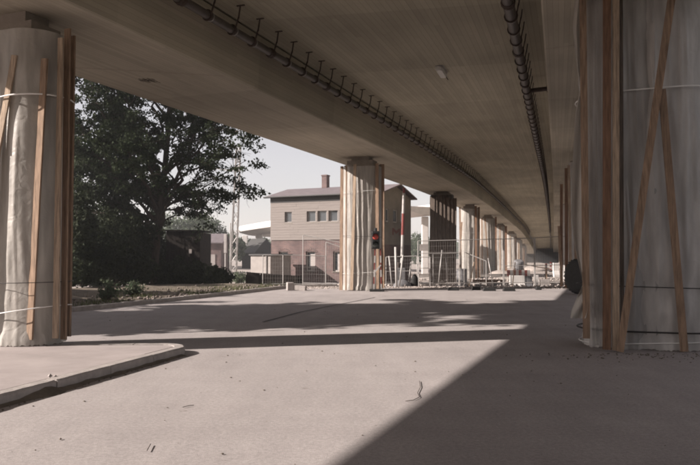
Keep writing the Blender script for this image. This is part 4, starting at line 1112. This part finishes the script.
for k_, (x0, y0, x1, y1, Yc, m_) in enumerate(((438, 286, 442, 250, 33.6, 'galv'), (447, 286, 446, 258, 34.2, 'wtube'), (469, 287, 474, 262, 34.0, 'wood_pale'), (493, 286, 488, 258, 35, 'galv'), (512, 286, 515, 262, 36, 'wood_pale'), (408, 288, 411, 262, 32.6, 'galv'))):
    leaning(['thin grey pole leaning left of the dark pillar', 'upright pale stake in front of the dark pillar', 'slanting pale batten before the fourth pillar', 'slanting grey pole before the fifth pillar', 'pale batten standing left of the warning board', 'thin grey pole right of the barrier boom'][k_], (x0, y0), (x1, y1), Yc, .028, m_)
# concrete feet
for i, (x0, x1, y) in enumerate(((448, 459, 290.5), (472, 480.5, 290), (483, 496, 291), (503, 515.5, 291.2), (536, 541.5, 290))):
    lab = ['concrete fence foot below the dark pillar', 'narrow dark fence foot below the fourth pillar', 'dark fence foot left of the tall fence joint', 'broad dark fence foot under the red and white board', 'small dark fence foot near the right row'][i]
    Y = gY(y); a = at(x0, y, Y); b = at(x1, y, Y); w = (b.x - a.x) / 2; c = ((a.x + b.x) / 2, Y + .12, gz(0, Y))
    mb = MB().add([(-w, -.12, 0), (w, -.12, 0), (w, .12, 0), (-w, .12, 0), (-w * .85, -.09, .14), (w * .85, -.09, .14), (w * .85, .09, .14), (-w * .85, .09, .14)], [(3,2,1,0),(4,5,6,7),(0,1,5,4),(1,2,6,5),(2,3,7,6),(3,0,4,7)])
    o = mb.build('ballast_block', M['rubber'], bevel=.015); o.location = c; tag(o, lab, 'fence foot', 'fence feet')
# blocks on the road end
def block(label, px0, px1, y0, y1, d, rz, m='kerb', tilt=0):
    Y = gY(y1); a = at(px0, y1, Y); b = at(px1, y1, Y); h = (y1 - y0) * Y / F; w = b.x - a.x
    mb = MB().box((-w/2, -d/2, 0), (w/2, d/2, h)); o = mb.build('concrete_block', M[m], bevel=.02)
    o.location = ((a.x + b.x) / 2, Y + d / 2, gz(0, Y) - (abs(tilt) * 0)); o.rotation_euler = (0, tilt, rz); tag(o, label, 'block', 'blocks at the road end'); return o
block('squat grey concrete block at the end of the far kerb', 286.5, 293, 282.5, 290.5, .35, .25)
block('flat pale stone slab lying beside the concrete block', 294, 306, 285.5, 290.5, .3, -.2, 'kerb', .10)
# mobile signal light on striped stand
Y = 28.2; q = at(375.5, 290, Y)
sl = thing('signal_light', 'red signal light on a striped stand before the pale pillar', 'signal', (q.x, Y, 0)); zz = lambda y: at(0, y, Y).z
MB().tube([(0, .03, 0), (0, .03, zz(229))], .028, 8).build('pole', M['wtube'], sl, smooth=True)
MB().box((-.17, -.09, zz(249)), (.17, .10, zz(231))).build('lamp_housing', M['black'], sl, bevel=.05)
MB().tube([(0, .0, zz(231) - .01), (0, .0, zz(228))], .07, 8).build('cap', M['black'], sl)
for y, m_ in ((236.8, 'lens_red'), (244.5, 'lens_dark')):
    c = Vector((0, -.09, zz(y)))
    MB().lathe([(.02, -.05), (.09, -.035), (.125, 0), (.135, .03)], 20, Matrix.Translation(c) @ Matrix.Rotation(-math.pi/2, 4, 'X')).build('lens', M[m_], sl, smooth=True)
    vz = MB(); n = 10
    for j, yy in enumerate((-.0, -.14)):
        for i in range(n + 1):
            t = math.pi * i / n; vz.v.append((.15 * math.cos(t), c.y + yy, c.z + .15 * math.sin(t)))
    vz.f = [(i, i+1, n+2+i, n+1+i) for i in range(n)]; vz.build('visor', M['black'], sl)
for sx, e in ((-.08, -.02), (.24, .20)):
    for i in range(6):
        t0, t1 = i / 6, (i + 1) / 6; zt = 1.75
        MB().beam((sx + (e - sx) * t0, -.02, zt * t0 + .02), (sx + (e - sx) * t1, -.02, zt * t1 + .02), .05, .03, (0, -1, 0)).build('stripe', M['red' if i % 2 else 'white'], sl)
MB().box((-.25, -.2, 0), (.35, .25, .1)).build('base', M['rubber'], sl, bevel=.02)
MB().beam((-.08, -.035, .75), (.22, -.035, 1.1), .06, .02, (0, -1, 0)).build('brace', M['white'], sl)
# raised barrier boom
Y = 33.6; q = at(400.5, 288, Y); bs = thing('barrier_boom', 'raised red and white level-crossing boom standing upright', 'barrier', (q.x, Y, gz(q.x, Y)))
zb0 = gz(q.x, Y); xs = lambda px_: at(px_, 0, Y).x - q.x; zz = lambda y: at(0, y, Y).z - zb0
bands = [(256, 250, 'wtube'), (250, 235, 'white'), (235, 213.5, 'red'), (213.5, 196, 'white'), (196, 193, 'white'), (193, 188, 'red')]
for y0, y1, m_ in bands:
    MB().tube([(xs(402 + (256 - y0) * .032), 0, zz(y0)), (xs(402 + (256 - y1) * .032), 0, zz(y1))], .075 if y0 > 200 else .06, 10).build('boom_band', M[m_], bs, smooth=False)
MB().tube([(xs(402.3), 0, zz(258)), (xs(400), 0, zz(272))], .08, 10).build('boom_root', M['galv'], bs)
MB().box((-.22, -.2, -.1), (.22, .3, zz(268))).build('drive_cabinet', M['barrel'], bs, bevel=.03)
MB().box((xs(397.5), -.12, zz(284)), (xs(399), .12, zz(262))).build('counterweight', M['rust'], bs, bevel=.02)
# small sign plate on gate
q = at(423.8, 247.5, 32.3); o = MB().box((-.21, -.012, -.16), (.21, .012, .16)).build('sign_plate', M['pane_pale']); o.location = q; tag(o, 'small blank grey plate fixed to the white gate', 'sign')
# bags, barrel, mound
def lump(name, label, cat, c, r, h, m, seed):
    rs = random.Random(seed); mb = MB(); n = 14; pr = [(1, 0), (1.05, .2), (.9, .5), (.6, .8), (.22, .97), (.05, 1.0)]
    for rr_, z in pr:
        for k in range(n):
            t = 2 * math.pi * k / n; w = rr_ * (1 + .22 * noise.noise(Vector((math.cos(t) * 1.4 + seed, math.sin(t) * 1.4, z * 2)))); mb.v.append((r * w * math.cos(t), r * w * math.sin(t) * .8, h * z))
    mb.f = [(i*n+k, i*n+(k+1) % n, (i+1)*n+(k+1) % n, (i+1)*n+k) for i in range(len(pr)-1) for k in range(n)] + [tuple((len(pr)-1)*n + k for k in range(n))]
    o = mb.build(name, m, smooth=True); o.location = c; return tag(o, label, cat)
q = gpt(414.5, 32.2, 0); lump('rubbish_bag', 'dark tied bag standing by the white gate', 'bag', (q[0], 32.2, gz(0, 32.2)), .22, .62, M['rubber'], 3)
q = gpt(402.5, 32.0, 0); lump('dirt_heap', 'small grey dirt heap at the foot of the barrier boom', 'heap', (q[0], 32.0, gz(0, 32)), .42, .36, M['barrel'], 5)
q = gpt(500, 70, 0); lump('sand_heap', 'low pale sand heap under the viaduct far back', 'heap', (q[0], 70, gz(0, 70) - .1), 1.6, .8, M['earth'], 8)
q = gpt(536, 95, 0); lump('sand_heap', 'wide pale sand heap near the far end of the viaduct', 'heap', (q[0], 95, gz(0, 95) - .1), 2.2, .9, M['earth'], 9)
q = gpt(461.5, 36, 0)
o = thing('steel_barrel', 'dark grey barrel at the foot of the fourth pillar', 'barrel', (q[0], 36, gz(0, 36)))
MB().lathe([(.27, 0), (.29, .02), (.28, .04), (.28, .3), (.295, .32), (.28, .34), (.28, .62), (.295, .64), (.28, .66), (.28, .92), (.29, .94), (.27, .95)], 18).build('drum', M['barrel'], o, smooth=False)
MB().lathe([(.27, .945), (.255, .952), (.255, .94), (.02, .935)], 18).build('lid', M['fascia'], o)
# stack of beams behind the fence
o = thing('beam_stack', 'low stack of dark beams behind the fence below the fifth pillar', 'beams', gpt(489, 38.5))
for r_ in range(3):
    for c in range(3):
        MB().box((-.85 + R.uniform(-.06, .06), c * .22, r_ * .16 - .1), (.85 + R.uniform(-.06, .06), c * .22 + .2, r_ * .16 + .05)).build('beam', M['barrel' if r_ < 2 else 'wood_dark'], o)
# red/white board on concrete barrier
Y = 43; a = at(507, 0, Y); b = at(530, 0, Y)
o = thing('warning_board', 'long red and white striped warning board on trestles', 'barrier', (a.x, Y, gz(0, Y))); z0 = at(0, 276, Y).z - gz(0, Y); z1 = at(0, 270, Y).z - gz(0, Y); n = 8; w = (b.x - a.x) / n
for i in range(n): MB().box((i * w, 0, z0), ((i + 1) * w, .03, z1)).build('stripe', M['red' if i % 2 == 0 else 'white'], o)
for x in (.15, n * w - .15): MB().beam((x, .06, -.05), (x, .06, z1), .07, .05).build('leg', M['wood'], o)
def jersey(label, px0, px1, ytop, Y, m, d=.5):
    a = at(px0, 0, Y); b = at(px1, 0, Y); h = at(0, ytop, Y).z - gz(0, Y); w = b.x - a.x
    pr = [(-d/2, 0), (-d/2, .18*h), (-d*.22, .45*h), (-d*.16, h), (d*.16, h), (d*.22, .45*h), (d/2, .18*h), (d/2, 0)]
    mb = MB(); 
    for x in (0, w): mb.v += [(x, p, z) for p, z in pr]
    k = 8; mb.f = [(i, (i+1) % k, k + (i+1) % k, k + i) for i in range(k)] + [tuple(range(k)), tuple(k + i for i in range(k))]
    o = mb.build('concrete_barrier', M[m], bevel=.02); o.location = (a.x, Y, gz(0, Y)); tag(o, label, 'barrier', 'concrete barriers')
jersey('pale concrete barrier below the warning board', 509.5, 524, 275.5, 42.2, 'pconc', .7)
jersey('dark concrete barrier right of the pale one', 524.5, 531.5, 276, 42.2, 'barrel', .7)
jersey('narrow pale concrete block on the sunlit far ground', 534, 538, 275, 44, 'pconc', .6)
jersey('low grey barrier beside the narrow pale block', 538.5, 549, 279.5, 45, 'kerb', .6)
jersey('small pale block far off near the right row', 553, 558.5, 263, 70, 'pconc', .8)
# round tank
q = gpt(518.5, 58); o = thing('round_tank', 'grey round tank lying on a frame behind the warning board', 'tank', q)
Mx = Matrix.Translation((0, 0, 1.3)) @ Matrix.Rotation(.35, 4, 'X')
MB().lathe([(.3, -.42), (.36, -.40), (.42, -.36), (.42, .30), (.36, .40), (.25, .44)], 18, Mx).build('drum', M['barrel'], o, smooth=False)
for sx in (-.35, .35):
    for sy in (-.3, .3): MB().beam((sx * 1.2, sy * 1.2, -.1), (sx, sy, 1.05), .07, .07).build('leg', M['rust'], o)
# red-white marker posts far off
for i, (px_, Y, lab) in enumerate(((546, 75, 'far red and white marker post beyond the concrete blocks'), (550.5, 90, 'farthest red and white marker post near the end of the viaduct'))):
    q = gpt(px_, Y); o = thing('marker_post', lab, 'post', (q[0], Y, gz(0, Y)), group='marker posts')
    for k in range(5): MB().box((-.11, -.02, .2 + k * .22), (.11, .02, .2 + (k + 1) * .22)).build('stripe', M['red' if k % 2 == 0 else 'white'], o)
    MB().box((-.2, -.2, 0), (.2, .2, .12)).build('foot', M['rubber'], o); MB().box((-.03, .021, .1), (.03, .06, 1.3)).build('stake', M['galv'], o)
# long timber trestle/board in the distance
q = gpt(532, 64); o = thing('plank_trestle', 'pale plank laid slanting on trestles far under the viaduct', 'planks', q)
MB().beam((-1.2, 0, 1.35), (1.6, .2, .85), .25, .07, (0, 0, 1)).build('plank', M['wood_pale'], o)
for x, z in ((-1.0, 1.28), (1.3, .86)):
    for s_ in (-.25, .25): MB().beam((x, s_, -.1), (x, s_ * .3, z), .08, .06).build('leg', M['wood'], o)
# big tyre leaning by the right pillar
Yt = 26.4; q = at(579.5, 275, Yt); o = thing('large_tyre', 'big black vehicle tyre half hidden behind the right pillar', 'tyre', (q.x, Yt, 0), math.radians(24))
rr_ = .68; Mx = Matrix.Translation((0, 0, rr_ + .01)) @ Matrix.Rotation(math.pi / 2, 4, 'Y')
prof = [(.34, -.2), (.50, -.24), (.62, -.22), (.665, -.16), (.67, 0), (.665, .16), (.62, .22), (.50, .24), (.34, .2)]
MB().lathe(prof, 32, Mx).build('casing', M['rubber'], o, smooth=True)
mb = MB()
for i in range(26):
    t = 2 * math.pi * i / 26
    for s_ in (-1, 1):
        tt = t + (.12 if s_ > 0 else 0)
        a = Mx @ Vector((.668 * math.cos(tt), .668 * math.sin(tt), s_ * .03)); b = Mx @ Vector((.655 * math.cos(tt + .12), .655 * math.sin(tt + .12), s_ * .21))
        mb.beam(a, b, .05, .03, (a - Vector((0, 0, rr_))).normalized())
mb.build('tread', M['rubber'], o)
MB().lathe([(.33, -.14), (.345, -.19), (.30, -.10), (.08, -.06), (.08, .06), (.30, .10), (.345, .19), (.33, .14)], 24, Mx).build('rim', M['rust'], o)

# ------------------------------------------------------------------ dusty haze: fades the far trees and the far end of the viaduct
hm = bpy.data.materials.new('haze'); hm.use_nodes = True; hn = hm.node_tree.nodes; hn.remove(hn['Principled BSDF'])
pv = hn.new('ShaderNodeVolumePrincipled'); pv.inputs['Color'].default_value = (.92, .92, .95, 1); pv.inputs['Density'].default_value = .0009; pv.inputs['Anisotropy'].default_value = .2
hm.node_tree.links.new(pv.outputs[0], hn['Material Output'].inputs['Volume'])
hz = MB().box((-620, -310, -2.2), (620, 1210, 16)).build('haze', hm); struct(hz, 'stuff')
